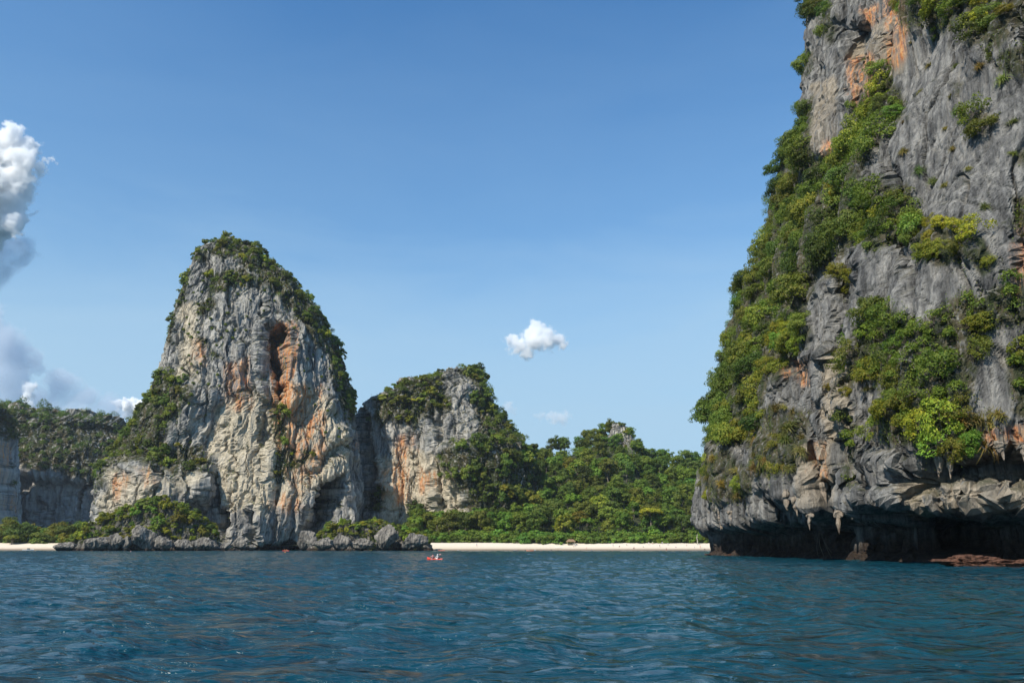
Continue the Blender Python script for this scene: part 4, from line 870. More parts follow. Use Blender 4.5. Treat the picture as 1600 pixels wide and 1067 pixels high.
# --- the forest on the hill: trees with trunk and crown
def tree(x, y, z, k, sc, tint, label, group, name='tree', zs=1.0):
    e = bpy.data.objects.new(name, None); COL.objects.link(e); e.empty_display_size = 0.5
    e.location = (x, y, z); e.rotation_euler = (0, 0, RG.random() * 6.283); e.scale = (sc, sc, sc * zs)
    tag(e, label, 'tree', group)
    for nm, me in (('crown', FAR_TREE[k][0]), ('trunk', FAR_TREE[k][1])):
        o = bpy.data.objects.new(nm, me); COL.objects.link(o); o.parent = e
        if nm == 'crown': o.color = (*tint, 1)
    return e
HH = [('mid green', GREEN), ('fresh green', FRESH), ('dark green', (0.72, 0.85, 0.85)), ('mid green', GREEN), ('olive green', OLIVE), ('dark green', (0.7, 0.85, 0.85)), ('fresh green', FRESH), ('bluish green', (0.8, 1.0, 0.95))]
def forest():
    rg = np.random.default_rng(77); pts = []; tries = 0
    while len(pts) < 268 and tries < 40000:
        tries += 1
        y = 526 + 172 * rg.random() ** 0.9; x = rg.uniform(-120, 205) * y / 690
        pxx = 800 + F * x / (y * CP)
        if pxx < 640 or pxx > 1125: continue
        mind = 8.0 + 1.0 * rg.random()
        if any((x - a) ** 2 + (y - b) ** 2 < mind * mind for a, b in pts): continue
        pts.append((x, y))
    for x, y in sorted(pts, key=lambda p: p[1]):
        hn, b = HH[int(rg.integers(8))]; sc = 0.9 + 0.6 * rg.random(); pxx = 800 + F * x / (y * CP)
        size = 'large' if sc > 1.3 else 'small' if sc < 1.07 else 'medium'
        row = 'low on' if y < 575 else 'halfway up' if y < 635 else 'near the ridge of'
        side = 'behind the lower tower foot' if pxx < 760 else 'on its left side' if pxx < 900 else 'below the rock peak' if pxx < 1020 else 'near the sea cliff'
        tree(x, y, max(float(hill_z(x, y)), BZ(x, y) - 0.2 if y < 545 else 0.0), int(rg.choice([0, 1, 2, 4, 5, 6, 8, 3])), sc, tints(b, 0.2), f'{size} {hn} tree {row} the wooded hill {side}', 'forest trees on the hill')
forest()
# undergrowth of the forest
X, Y = np.meshgrid(np.linspace(-125, 210, 260), np.linspace(518, 720, 160)); PH = np.stack([X, Y, hill_z(X, Y)], -1)
S_H = surf(PH, False); S_H['N'] = np.where(S_H['N'][..., 2:3] < 0, -S_H['N'], S_H['N']); S_H['face'][:] = 1
S_H['face'][:, -1] = 1
ug = [(p + np.array([0, 0, 0.5]), np.array([0, 0, 1.0]), 0.7 + 0.7 * RG.random()) for p, nr in pick(S_H, [[(600, 600), (1200, 600), (1200, 880), (600, 880)]], 4.6, 900, -2, 62)]
thicket('undergrowth', ug, 0.45, 110, 3.0, 'undergrowth between the trees of the wooded hill', 61, (0.95, 1.08, 0.95))
# trees that stand out against the sky or by their colour
def named(px, ptop, d, k, sc, tint, label, zs=1.0):
    x, y, zt = (float(v) for v in at(px, ptop, d))
    return tree(x, y, zt - sc * zs * (6.0 + (k % 3) * 1.2 + 4.2), k, sc, tint, label, None, 'tree', zs)
for a in [(834, 690, 672, 7, 0.9, DARK, 'thin open tree against the sky beside the lower tower', 1.3), (861, 688, 680, 4, 0.85, DARK, 'slender tree against the sky left of the rock peak', 1.25), (882, 684, 684, 6, 0.95, DARK, 'round topped tree against the sky between the slender tree and the rock peak', 1.25),
          (918, 670, 690, 5, 1.1, GREEN, 'tall bushy tree on the ridge left of the rock peak', 1.1), (940, 672, 692, 1, 1.0, OLIVE, 'brownish ridge tree touching the left side of the rock peak', 1.0), (1033, 699, 690, 3, 0.95, (0.6, 0.85, 0.8), 'umbrella shaped tree alone on the skyline right of the rock peak', 1.35),
          (1008, 700, 688, 2, 0.8, DARK, 'dark tree on the ridge just right of the rock peak', 1.1), (1076, 714, 690, 8, 1.0, FRESH, 'rounded tree on the ridge near the sea cliff', 1.0), (1016, 790, 532, 3, 1.5, (2.3, 1.75, 0.9), 'yellow flowering flat crowned tree low on the hill', 0.75), (905, 798, 532, 2, 1.1, (1.5, 1.1, 0.8), 'brownish green tree low in the middle of the forest', 0.9),
          (845, 724, 596, 4, 0.8, (0.55, 0.7, 0.7), 'dark tree with a bare pale trunk high on the left of the hill', 1.5), (890, 752, 572, 0, 0.8, DARK, 'tree with a long bare trunk in the middle of the hill', 1.5)]:
    named(*a)
# hedge of bushes along the back of the beach
n = 0
for x in np.linspace(-66, 152, 66):
    for r in range(2):
        xx = x + RG.normal() * 1.2; yy = 517 + r * 6.5 + RG.normal() * 1.2
        pxx = 800 + F * xx / (yy * CP)
        if pxx < 650 or pxx > 1112: continue
        o = bpy.data.objects.new('beach_bush', SMALL_TREE[int(RG.integers(8))]); COL.objects.link(o)
        s = (1.2 + 0.5 * RG.random()) * (1 + 0.3 * r); o.location = (xx, yy, BZ(xx, yy) - 0.4); o.rotation_euler = (0, 0, RG.random() * 6.283); o.scale = (s * 1.15, s, s)
        o.color = (*tints((0.82, 1.05, 0.95), 0.12), 1)
        side = 'beside the lower tower' if pxx < 760 else 'left of the beach hut' if pxx < 885 else 'right of the beach hut' if pxx < 1000 else 'near the sea cliff'
        tag(o, f'rounded bush, {"front" if r == 0 else "back"} row behind the beach, {side}', 'bush', 'bushes along the back of the beach'); n += 1
# trees below the far cliffs on the left
for i in range(64):
    y = (551 + 14 * RG.random()) if i % 2 else (560 + 110 * RG.random()); pxx = -25 + 195 * RG.random(); x = (pxx - 800) / F * y * CP
    hn, b = [('mid green', GREEN), ('dark green', DARK), ('fresh green', FRESH), ('olive green', OLIVE)][i % 4]; sc = 0.8 + 0.6 * RG.random()
    tree(x, y, float(PL(x, y)), int(RG.integers(9)), sc, tints(b, 0.15), f'{"large" if sc > 1.1 else "small"} {hn} tree below the far cliffs {"at the left edge" if pxx < 70 else "beside the tall tower"}', 'trees below the far cliffs')
for i in range(26):
    pxx = -20 + 165 * (i + RG.random()) / 26; yy = 563 + 3 * RG.normal(); xx = (pxx - 800) / F * yy * CP
    o = bpy.data.objects.new('beach_bush', SMALL_TREE[int(RG.integers(8))]); COL.objects.link(o); sc = 1.1 + 0.5 * RG.random()
    o.location = (xx, yy, 3.0); o.rotation_euler = (0, 0, RG.random() * 6.283); o.scale = (sc * 1.2, sc, sc); o.color = (*tints((0.8, 0.95, 0.9), 0.15), 1)
    tag(o, f'{"large" if sc > 1.4 else "small" if sc < 1.2 else "medium"} bush behind the far sand strip {"at the left edge" if pxx < 40 else "near the speedboat" if pxx < 80 else "beside the rock terrace"}', 'bush', 'bushes behind the far sand strip')
print('PLANTS', cnt, n)

# ------------------------------------------------------------------ dead branches and hanging vines on the great cliff
def on_cliff(px, py, r=5):
    m = (np.abs(S_C['px'] - px) < r) & (np.abs(S_C['py'] - py) < r) & (S_C['face'] > -0.1)
    if not m.any(): return None
    q = S_C['P'][m]; return q[q[:, 1].argmin()]
def branch(px, py, ln, seed, label, mat='pale_bark', droop=0.15, name='dead_branch'):
    p = on_cliff(px, py)
    if p is None: return
    rg = np.random.default_rng(seed); parts = []
    def grow(a, d, L, r, lev):
        pts = [a]
        for i in range(4):
            d = d + rg.normal(size=3) * 0.22 + np.array([0, 0, 0.03 - droop * 0.3]); d /= np.linalg.norm(d); pts.append(pts[-1] + d * L / 4)
        parts.append(tube(pts, np.linspace(r, r * 0.35, 5), 5))
        if lev < 3:
            for i in range(2 + (lev == 0)):
                q = pts[2 + i % 3]; e = d + rg.normal(size=3) * 0.7; grow(q, e / np.linalg.norm(e), L * 0.6, r * 0.5, lev + 1)
    d0 = np.array([-0.75, -0.5, 0.35]); grow(np.array([0.8, 0.5, 0]), d0 / np.linalg.norm(d0), ln, 0.09, 0)
    V, Fq = join(parts); o = obj(name, mesh_from(name, V, Fq, [M[mat]]), loc=p); tag(o, label, 'dead branch')
branch(1322, 545, 4.0, 1, 'pale bare branch sticking out of the pillar of the sea cliff')
branch(1312, 530, 3.0, 2, 'short bleached branch above the pale bare one on the sea cliff')
branch(1415, 585, 3.6, 3, 'white forked dead branch in the bushes of the big ledge')
branch(1405, 560, 2.6, 4, 'thin white twig above the forked dead branch')
branch(1545, 470, 2.6, 5, 'pale dead branch in the bushes at the right edge of the cliff')
branch(1192, 350, 3.2, 6, 'grey bare branch against the sky on the cliff outline')
def vine(px, py, ln, seed, label):
    p = on_cliff(px, py)
    if p is None: return
    rg = np.random.default_rng(seed); parts = []
    for k in range(5):
        t = np.linspace(0, 1, 12); a = rg.normal(size=2) * 0.5
        pts = np.stack([-0.6 + a[0] * t - 0.5 * np.sin(t * 3.1), a[1] * t + 0.2 * np.sin(t * 7 + k) - 0.5, -ln * t * (0.6 + 0.5 * rg.random())], -1)
        parts.append(tube(pts, np.full(12, 0.035), 5))
    V, Fq = join(parts); o = obj('hanging_vine', mesh_from('hanging_vine', V, Fq, [M['bark']]), loc=p); tag(o, label, 'vine')
vine(1208, 495, 9, 1, 'grey hanging vines over the rock on the left flank of the sea cliff')
vine(1325, 690, 5, 2, 'thin roots hanging in the cleft of the sea cliff')
vine(1283, 825, 6, 3, 'single roots hanging from the roof of the sea cliff notch')

# ------------------------------------------------------------------ people, kayaks, boats
for nm, c in (('skin', (0.55, 0.33, 0.22)), ('tan_skin', (0.36, 0.20, 0.12)), ('white_cloth', (0.82, 0.82, 0.80)), ('dark_cloth', (0.04, 0.045, 0.06)), ('red_cloth', (0.55, 0.06, 0.05)), ('blue_cloth', (0.06, 0.14, 0.40)), ('orange_cloth', (0.85, 0.28, 0.04)), ('pink_cloth', (0.75, 0.38, 0.36)), ('hair', (0.02, 0.015, 0.012)),
              ('red_hull', (0.72, 0.07, 0.035)), ('orange_hull', (0.78, 0.18, 0.04)), ('dark_hull', (0.06, 0.07, 0.10)), ('white_hull', (0.82, 0.82, 0.82)), ('paddle_blade', (0.80, 0.42, 0.38)), ('paddle_shaft', (0.05, 0.05, 0.05)), ('thatch', (0.24, 0.15, 0.08)), ('wood_post', (0.62, 0.56, 0.46)), ('glass_dark', (0.03, 0.04, 0.05))):
    M[nm] = plain(nm, c, 0.35 if 'hull' in nm else 0.75, 0.10, 4.0)
def skin_mesh(J, E, name):
    """one continuous body grown over a skeleton; J name -> (x, y, z, radius)"""
    keys = list(J); me = bpy.data.meshes.new(name)
    me.from_pydata([J[k][:3] for k in keys], [(keys.index(a), keys.index(b)) for a, b in E], [])
    o = bpy.data.objects.new(name, me); COL.objects.link(o); md = o.modifiers.new('skin', 'SKIN'); md.use_smooth_shade = True
    if not me.skin_vertices: me.attributes.update() if hasattr(me.attributes, 'update') else None
    for i, k in enumerate(keys):
        sv = me.skin_vertices[0].data[i]; r = J[k][3]; sv.radius = (r, r * (0.75 if k in ('belly', 'chest', 'pelvis') else 1)); sv.use_root = (k == 'pelvis')
    o.modifiers.new('sub', 'SUBSURF').levels = 1
    ev = o.evaluated_get(bpy.context.evaluated_depsgraph_get()); m2 = bpy.data.meshes.new_from_object(ev)
    bpy.data.objects.remove(o); bpy.data.meshes.remove(me); return m2
BODY_E = [('pelvis', 'belly'), ('belly', 'chest'), ('chest', 'neck'), ('neck', 'chin'), ('chin', 'crown'), ('chin', 'nose')]
for sd in 'LR':
    BODY_E += [('chest', 'sh' + sd), ('sh' + sd, 'el' + sd), ('el' + sd, 'wr' + sd), ('wr' + sd, 'palm' + sd), ('palm' + sd, 'fing' + sd), ('palm' + sd, 'thumb' + sd), ('pelvis', 'hip' + sd), ('hip' + sd, 'kn' + sd), ('kn' + sd, 'an' + sd), ('an' + sd, 'toe' + sd)]
def body(pose):
    J = {}
    if pose == 'stand':
        J.update(pelvis=(0, 0, 0.92, 0.135), belly=(0, 0, 1.08, 0.125), chest=(0, 0, 1.30, 0.15), neck=(0, 0, 1.48, 0.055), chin=(0, -0.01, 1.58, 0.085), crown=(0, 0.01, 1.70, 0.085), nose=(0, -0.10, 1.60, 0.02))
        for s, sd in ((1, 'L'), (-1, 'R')):
            J.update({'sh' + sd: (0.19 * s, 0, 1.40, 0.06), 'el' + sd: (0.25 * s, 0.03, 1.12, 0.045), 'wr' + sd: (0.27 * s, -0.06, 0.88, 0.032), 'palm' + sd: (0.27 * s, -0.08, 0.80, 0.036), 'fing' + sd: (0.265 * s, -0.10, 0.71, 0.02), 'thumb' + sd: (0.24 * s, -0.13, 0.78, 0.014),
                      'hip' + sd: (0.10 * s, 0, 0.84, 0.095), 'kn' + sd: (0.12 * s, -0.03 * s, 0.47, 0.062), 'an' + sd: (0.13 * s, 0.05 * s, 0.09, 0.042), 'toe' + sd: (0.14 * s, -0.14 + 0.05 * s, 0.035, 0.035)})
    else:                                  # sitting with the legs forward (towards -y), hands before the chest
        J.update(pelvis=(0, 0, 0.14, 0.145), belly=(0, 0.02, 0.30, 0.13), chest=(0, 0.0, 0.52, 0.155), neck=(0, -0.02, 0.70, 0.055), chin=(0, -0.04, 0.80, 0.085), crown=(0, -0.02, 0.92, 0.085), nose=(0, -0.13, 0.82, 0.02))
        for s, sd in ((1, 'L'), (-1, 'R')):
            J.update({'sh' + sd: (0.19 * s, 0, 0.62, 0.06), 'el' + sd: (0.33 * s, -0.12, 0.42, 0.045), 'wr' + sd: (0.34 * s, -0.36, 0.44 + 0.06 * s, 0.032), 'palm' + sd: (0.34 * s, -0.42, 0.45 + 0.06 * s, 0.036), 'fing' + sd: (0.33 * s, -0.47, 0.41 + 0.06 * s, 0.02), 'thumb' + sd: (0.29 * s, -0.44, 0.47 + 0.06 * s, 0.014),
                      'hip' + sd: (0.10 * s, -0.06, 0.13, 0.10), 'kn' + sd: (0.14 * s, -0.48, 0.30, 0.065), 'an' + sd: (0.12 * s, -0.86, 0.10, 0.045), 'toe' + sd: (0.12 * s, -0.92, 0.22, 0.035)})
    return J
def cap_mesh(z, y, r):
    th = np.linspace(0, 2 * math.pi, 12, endpoint=False); ph = np.linspace(-0.15, 1.5, 6); T, Pp = np.meshgrid(th, ph)
    V = np.stack([r * np.cos(T) * np.cos(Pp), y + r * 1.1 * np.sin(T) * np.cos(Pp), z + r * np.sin(Pp)], -1)
    return V.reshape(-1, 3), grid_faces(6, 12, True)
POSE = {}
for ps in ('stand', 'sit'):
    POSE[ps] = skin_mesh(body(ps), BODY_E, 'person')
def person(loc, rz, pose, top, bottom, skin, label, group=None, sc=1.0, hat=None):
    me = POSE[pose].copy(); me.materials.clear()
    for m in (skin, top, bottom): me.materials.append(M[m])
    n = len(me.polygons); c = np.empty(n * 3, np.float32); me.polygons.foreach_get('center', c); c = c.reshape(-1, 3); idx = np.zeros(n, int)
    if pose == 'stand':
        idx[(c[:, 2] > 0.95) & (c[:, 2] < 1.47) & (np.abs(c[:, 0]) < 0.25)] = 1; idx[(c[:, 2] <= 0.95) & (c[:, 2] > 0.55) & (np.abs(c[:, 0]) < 0.22)] = 2
    else:
        idx[(c[:, 2] > 0.22) & (c[:, 2] < 0.69) & (c[:, 1] > -0.25)] = 1; idx[(c[:, 2] <= 0.30) & (c[:, 1] > -0.42)] = 2
    me.polygons.foreach_set('material_index', idx.astype(np.int32))
    o = obj('person', me, loc=loc); o.rotation_euler = (0, 0, rz); o.scale = (sc,) * 3; tag(o, label, 'person', group)
    z, y = (1.665, 0.01) if pose == 'stand' else (0.885, -0.02)
    h = obj('hat' if hat else 'hair', mesh_from('hair', *cap_mesh(z, y, 0.112), [M[hat or 'hair']], smooth=True), o)
    return o
def kayak(loc, rz, hull, label, L=3.9, pitch=0.0, group=None):
    n = 25; k = 14; t = np.linspace(-1, 1, n); w = 0.40 * (1 - np.abs(t) ** 2.6) + 0.015; sheer = 0.20 + 0.20 * np.abs(t) ** 2.5
    th = np.linspace(-math.pi, 0, k); V = []
    for i in range(n):                     # outside of the hull, then the sunken deck inside the gunwale
        out = np.stack([w[i] * np.cos(th), np.full(k, t[i] * L / 2), np.where(np.sin(th) < 0, (0.16 + sheer[i]) * np.sin(th) + sheer[i], sheer[i])], -1)
        ins = np.array([(0.86 * w[i], t[i] * L / 2 * 0.985, sheer[i] + 0.015), (0.70 * w[i], t[i] * L / 2 * 0.96, sheer[i] - 0.14), (0, t[i] * L / 2 * 0.96, sheer[i] - 0.16), (-0.70 * w[i], t[i] * L / 2 * 0.96, sheer[i] - 0.14), (-0.86 * w[i], t[i] * L / 2 * 0.985, sheer[i] + 0.015)])
        V.append(np.concatenate([out, ins]))
    V = np.array(V); V[..., 2] += 0.02
    e = bpy.data.objects.new('kayak', None); COL.objects.link(e); e.location = loc; e.rotation_euler = (pitch, 0, rz); tag(e, label, 'kayak', group)
    obj('hull', mesh_from('hull', V.reshape(-1, 3), grid_faces(n, k + 5, True), [M[hull]], smooth=True), e)
    for y in (-0.45, 0.75):
        a = np.array([(-0.24, y + 0.25, 0.16), (0.24, y + 0.25, 0.16), (0.24, y + 0.31, 0.16), (-0.24, y + 0.31, 0.16), (-0.22, y + 0.33, 0.52), (0.22, y + 0.33, 0.52), (0.22, y + 0.37, 0.50), (-0.22, y + 0.37, 0.50)])
        obj('backrest', mesh_from('backrest', a, np.array([(0, 1, 5, 4), (1, 2, 6, 5), (2, 3, 7, 6), (3, 0, 4, 7), (4, 5, 6, 7), (3, 2, 1, 0)]), [M['dark_cloth']]), e)
    return e
def paddle(p, q, label, bl='paddle_blade'):
    p, q = np.array(p, float), np.array(q, float); mid = (p + q) / 2; d = (q - p) / np.linalg.norm(q - p)
    e = bpy.data.objects.new('paddle', None); COL.objects.link(e); e.location = mid; tag(e, label, 'paddle')
    v, f = tube([p - mid, q - mid], [0.018, 0.018], 8); obj('shaft', mesh_from('shaft', v, f, [M['paddle_shaft']]), e)
    for c, sg in ((p - mid, -1), (q - mid, 1)):
        t = np.linspace(0, 1, 7); w = 0.10 * np.sin(np.pi * np.clip(t * 0.9 + 0.08, 0, 1)) + 0.01; side = np.cross(d, [0.4, -0.8, 0.3]); side /= np.linalg.norm(side); nn = np.cross(d, side)
        V = []
        for i in range(7): V += [c + sg * d * t[i] * 0.46 + side * w[i] + nn * 0.012, c + sg * d * t[i] * 0.46 - side * w[i] + nn * 0.012, c + sg * d * t[i] * 0.46 - side * w[i] - nn * 0.012, c + sg * d * t[i] * 0.46 + side * w[i] - nn * 0.012]
        obj('blade', mesh_from('blade', np.array(V), grid_faces(7, 4, True), [M[bl]]), e)
def crew(px, py, rz, hull, lab, who, pitch=0.0, z=0.0, pad=True, d=None):
    x, y = ground(px, py) if d is None else ((px - 800) / F * d * CP, d)
    kayak((x, y, z), rz, hull, lab, pitch=pitch)
    c, s = math.cos(rz), math.sin(rz)
    for yy, top, bot, sk, hat, l in who:
        person((x - s * yy, y + c * yy, z + 0.14 - yy * -pitch * 0.9), rz, 'sit', top, bot, sk, l, hat=hat)
        if pad and yy > 0:
            f = lambda a, b, h: (x + c * a - s * b, y + s * a + c * b, z + h)
            paddle(f(-0.85, yy - 0.42, 0.92), f(0.95, yy - 0.45, 0.30), 'double paddle with pink blades held by the kayaker in white')
# the red kayak in the open water, seen from behind (its bow points away to the left)
crew(679, 874.3, math.radians(180 + 52), 'red_hull', 'red kayak with two paddlers in the open water',
     [(0.78, 'white_cloth', 'white_cloth', 'skin', 'white_cloth', 'person in a white shirt and white hat paddling the red kayak'), (-0.42, 'pink_cloth', 'dark_cloth', 'tan_skin', None, 'dark haired person in pink in the front seat of the red kayak')], pitch=-0.06, z=-0.03)
crew(806, 863.2, 1.4, 'dark_hull', 'dark kayak near the beach, left one of two', [(0.78, 'white_cloth', 'dark_cloth', 'skin', None, 'rear person in white in the dark kayak near the beach'), (-0.42, 'white_cloth', 'dark_cloth', 'skin', None, 'front person in white in the dark kayak near the beach')], pad=False, d=462)
crew(828, 863.2, 1.5, 'orange_hull', 'orange red kayak near the beach, right one of two', [(0.78, 'white_cloth', 'dark_cloth', 'skin', None, 'rear person in white in the orange kayak near the beach'), (-0.42, 'pink_cloth', 'dark_cloth', 'skin', None, 'front person in pink in the orange kayak near the beach')], pad=False, d=458)
crew(690, 861, 1.2, 'red_hull', 'red kayak landing at the left end of the beach', [(0.78, 'white_cloth', 'dark_cloth', 'skin', None, 'person in white sitting in the landing red kayak')], pad=False, d=474)
crew(447, 861, 1.3, 'red_hull', 'red kayak at the foot of the tall tower', [(0.78, 'orange_cloth', 'dark_cloth', 'skin', None, 'rear person in an orange vest in the kayak below the tall tower'), (-0.42, 'orange_cloth', 'dark_cloth', 'skin', None, 'front person in an orange vest in the kayak below the tall tower')], pad=False, d=440)
def swimmer(px, d, top, label):
    person(((px - 800) / F * d * CP, d, -1.15), RG.random() * 6, 'stand', top, 'dark_cloth', 'skin', label)
swimmer(446, 330, 'orange_cloth', 'swimmer in an orange vest in front of the tall tower')
swimmer(205, 400, 'pink_cloth', 'swimmer near the pale pointed boulder at the left')
swimmer(957, 420, 'pink_cloth', 'swimmer off the middle of the beach')
# people on the sand
PEOPLE = [(821, 478, 'stand', 'dark_cloth'), (836, 486, 'stand', 'white_cloth'), (850, 476, 'sit', 'white_cloth'), (844, 474, 'stand', 'pink_cloth'), (861, 486, 'stand', 'dark_cloth'), (872, 480, 'stand', 'dark_cloth'), (896, 506, 'stand', 'white_cloth'), (899, 507, 'stand', 'white_cloth'), (917, 500, 'sit', 'white_cloth'), (924, 482, 'stand', 'blue_cloth'), (958, 504, 'stand', 'white_cloth'), (968, 502, 'sit', 'dark_cloth'), (979, 505, 'stand', 'white_cloth'), (990, 496, 'sit', 'dark_cloth'), (991, 497, 'sit', 'red_cloth'),
          (1005, 500, 'sit', 'white_cloth'), (1014, 507, 'stand', 'white_cloth'), (1020, 508, 'stand', 'white_cloth'), (1031, 500, 'stand', 'dark_cloth'), (1035, 509, 'stand', 'white_cloth'), (1041, 490, 'stand', 'dark_cloth'), (1044, 505, 'stand', 'white_cloth'), (1056, 500, 'sit', 'pink_cloth'), (1073, 504, 'stand', 'white_cloth'), (1075, 478, 'stand', 'red_cloth'), (1085, 500, 'sit', 'white_cloth'), (1094, 500, 'stand', 'orange_cloth'), (1101, 490, 'stand', 'dark_cloth'), (716, 486, 'sit', 'white_cloth'), (745, 500, 'stand', 'blue_cloth')]
for i, (px, d, ps, top) in enumerate(PEOPLE):
    x = (px - 800) / F * d * CP; z = BZ(x, d) - (0.02 if ps == 'stand' else 0.06)
    side = 'left part of the beach' if px < 830 else 'beach left of the hut' if px < 880 else 'beach by the hut' if px < 940 else 'middle of the beach' if px < 1000 else 'right part of the beach' if px < 1060 else 'beach beside the sea cliff'
    person((x, d, z), RG.random() * 6.28, ps, top, ['dark_cloth', 'blue_cloth', 'red_cloth'][i % 3], ['skin', 'tan_skin'][i % 2], f'tiny {"standing" if ps == "stand" else "sitting"} person in {top.split("_")[0]} on the {side}{", near the water" if d < 488 else ", up by the trees" if d > 502 else ""}', 'people on the beach')
# beach hut with a brown roof
def hut(px, d):
    x = (px - 800) / F * d * CP; z = BZ(x, d) - 0.1; e = bpy.data.objects.new('beach_hut', None); COL.objects.link(e); e.location = (x, d, z); tag(e, 'small open beach hut with a brown thatched roof under the trees', 'hut')
    for a in (-2.2, 2.2):
        for b in (-1.4, 1.4):
            v, f = tube([(a, b, 0), (a, b, 2.3)], [0.09, 0.08], 8); obj('post', mesh_from('post', v, f, [M['wood_post']]), e)
    V = np.array([(-3, -2.1, 2.15), (3, -2.1, 2.15), (3, 2.1, 2.15), (-3, 2.1, 2.15), (-1.6, 0, 3.6), (1.6, 0, 3.6), (-3, -2.1, 2.0), (3, -2.1, 2.0), (3, 2.1, 2.0), (-3, 2.1, 2.0)])
    me = bpy.data.meshes.new('roof'); me.from_pydata([tuple(v) for v in V], [], [(0, 1, 5, 4), (1, 2, 5), (2, 3, 4, 5), (3, 0, 4), (0, 6, 7, 1), (1, 7, 8, 2), (2, 8, 9, 3), (3, 9, 6, 0), (6, 9, 8, 7)]); me.materials.append(M['thatch']); obj('roof', me, e)
hut(892, 511)
# boats
def boat(px, d, z, L, rz, label, hullm, cabin=True):
    n = 21; k = 9; t = np.linspace(-1, 1, n); w = 0.16 * L * np.clip(1 - np.maximum(t, 0) ** 2.2, 0.02, 1) * (0.85 + 0.15 * np.clip(1 + t, 0, 1)); sh = 0.10 * L * (0.8 + 0.5 * np.maximum(t, 0) ** 2)
    th = np.linspace(-math.pi, 0, k); V = np.array([np.concatenate([np.stack([np.full(k, t[i] * L / 2), w[i] * np.cos(th), (sh[i] + 0.3) * np.sin(th) * 0.75 + sh[i]], -1), [(t[i] * L / 2 * 0.98, 0.85 * w[i], sh[i] - 0.12), (t[i] * L / 2 * 0.98, -0.85 * w[i], sh[i] - 0.12)]]) for i in range(n)])
    e = bpy.data.objects.new('boat', None); COL.objects.link(e); e.location = ((px - 800) / F * d * CP, d, z); e.rotation_euler = (0, 0, rz); tag(e, label, 'boat')
    obj('hull', mesh_from('hull', V.reshape(-1, 3), grid_faces(n, k + 2, True), [M[hullm]], smooth=True), e)
    if cabin:
        b = 0.10 * L; z0 = 0.075 * L
        A = np.array([(-0.1 * L, -b, z0), (0.16 * L, -b, z0), (0.16 * L, b, z0), (-0.1 * L, b, z0), (-0.08 * L, -b * 0.9, z0 + 0.9), (0.08 * L, -b * 0.85, z0 + 0.9), (0.08 * L, b * 0.85, z0 + 0.9), (-0.08 * L, b * 0.9, z0 + 0.9)])
        obj('windscreen', mesh_from('windscreen', A, np.array([(0, 1, 5, 4), (1, 2, 6, 5), (2, 3, 7, 6), (3, 0, 4, 7), (4, 5, 6, 7), (3, 2, 1, 0)]), [M['glass_dark']]), e)
boat(45, 512, 0.0, 6.5, 0.1, 'white speedboat moored off the far sand strip at the left edge', 'white_hull')
boat(873, 503, BZ((873 - 800) / F * 503 * CP, 503) - 0.05, 5.0, 0.05, 'white boat lying on the sand left of the beach hut', 'white_hull', False)
# pale leaning trunk at the end of the beach
x = (1090 - 800) / F * 509 * CP; v, f = tube([(0, 0, -0.3), (0.1, 0, 2.0), (-0.1, 0.3, 4.5), (0.4, 0.5, 6.5)], [0.30, 0.24, 0.2, 0.12], 9)
tag(obj('dead_tree', mesh_from('dead_tree', v, f, [M['pale_bark']]), loc=(x, 509, BZ(x, 509))), 'pale bare dead tree at the end of the beach beside the sea cliff', 'dead tree')

# ------------------------------------------------------------------ clouds
def cloud_mat(name, color, density, blobs, Rm, soft, erode, seed, aniso=0.0):
    """density falls off from the billows outwards and is torn by noise"""
    t = NT(name); t.t.nodes.remove(t.b); co = t.n('ShaderNodeTexCoord').outputs['Object']
    wn_ = t.n('ShaderNodeTexNoise'); wn_.inputs['Scale'].default_value = 0.75 / Rm; wn_.inputs['Detail'].default_value = 5; wn_.inputs['Roughness'].default_value = 0.6
    so = t.n('ShaderNodeVectorMath', operation='ADD'); t.l(co, so.inputs[0]); so.inputs[1].default_value = (seed * 513.0, 0, seed * 71.0); t.l(so.outputs[0], wn_.inputs['Vector'])
    sb = t.n('ShaderNodeVectorMath', operation='SUBTRACT'); t.l(wn_.outputs['Color'], sb.inputs[0]); sb.inputs[1].default_value = (0.5, 0.5, 0.5)
    ml = t.n('ShaderNodeVectorMath', operation='SCALE'); t.l(sb.outputs[0], ml.inputs[0]); ml.inputs['Scale'].default_value = Rm * 2.6
    ad = t.n('ShaderNodeVectorMath', operation='ADD'); t.l(co, ad.inputs[0]); t.l(ml.outputs[0], ad.inputs[1]); warped = ad.outputs[0]
    f = None
    for c, R in blobs:
        d = t.n('ShaderNodeVectorMath', operation='DISTANCE'); t.l(warped, d.inputs[0]); d.inputs[1].default_value = c
        g = t.rng(d.outputs['Value'], R * 0.35, R * 1.25, 1.0, 0.0)
        f = g if f is None else t.math('MAXIMUM', f, g)
    off = t.n('ShaderNodeVectorMath', operation='ADD'); t.l(co, off.inputs[0]); off.inputs[1].default_value = (seed * 977.0, seed * 331.0, 0)
    nz = t.noise(off.outputs[0], 1.6 / Rm, 9, 0.66, 0.2)
    e = t.math('ADD', f, t.math('MULTIPLY', t.math('SUBTRACT', nz, 0.5), erode))
    dens = t.rng(e, 0.42, 0.42 + soft, 0.0, density)
    v = t.n('ShaderNodeVolumePrincipled'); v.inputs['Color'].default_value = (*color, 1); v.inputs['Anisotropy'].default_value = aniso
    t.l(dens, v.inputs['Density']); t.l(v.outputs[0], t.t.nodes['Material Output'].inputs['Volume'])
    t.m.cycles.volume_step_rate = 0.3
    return t.m
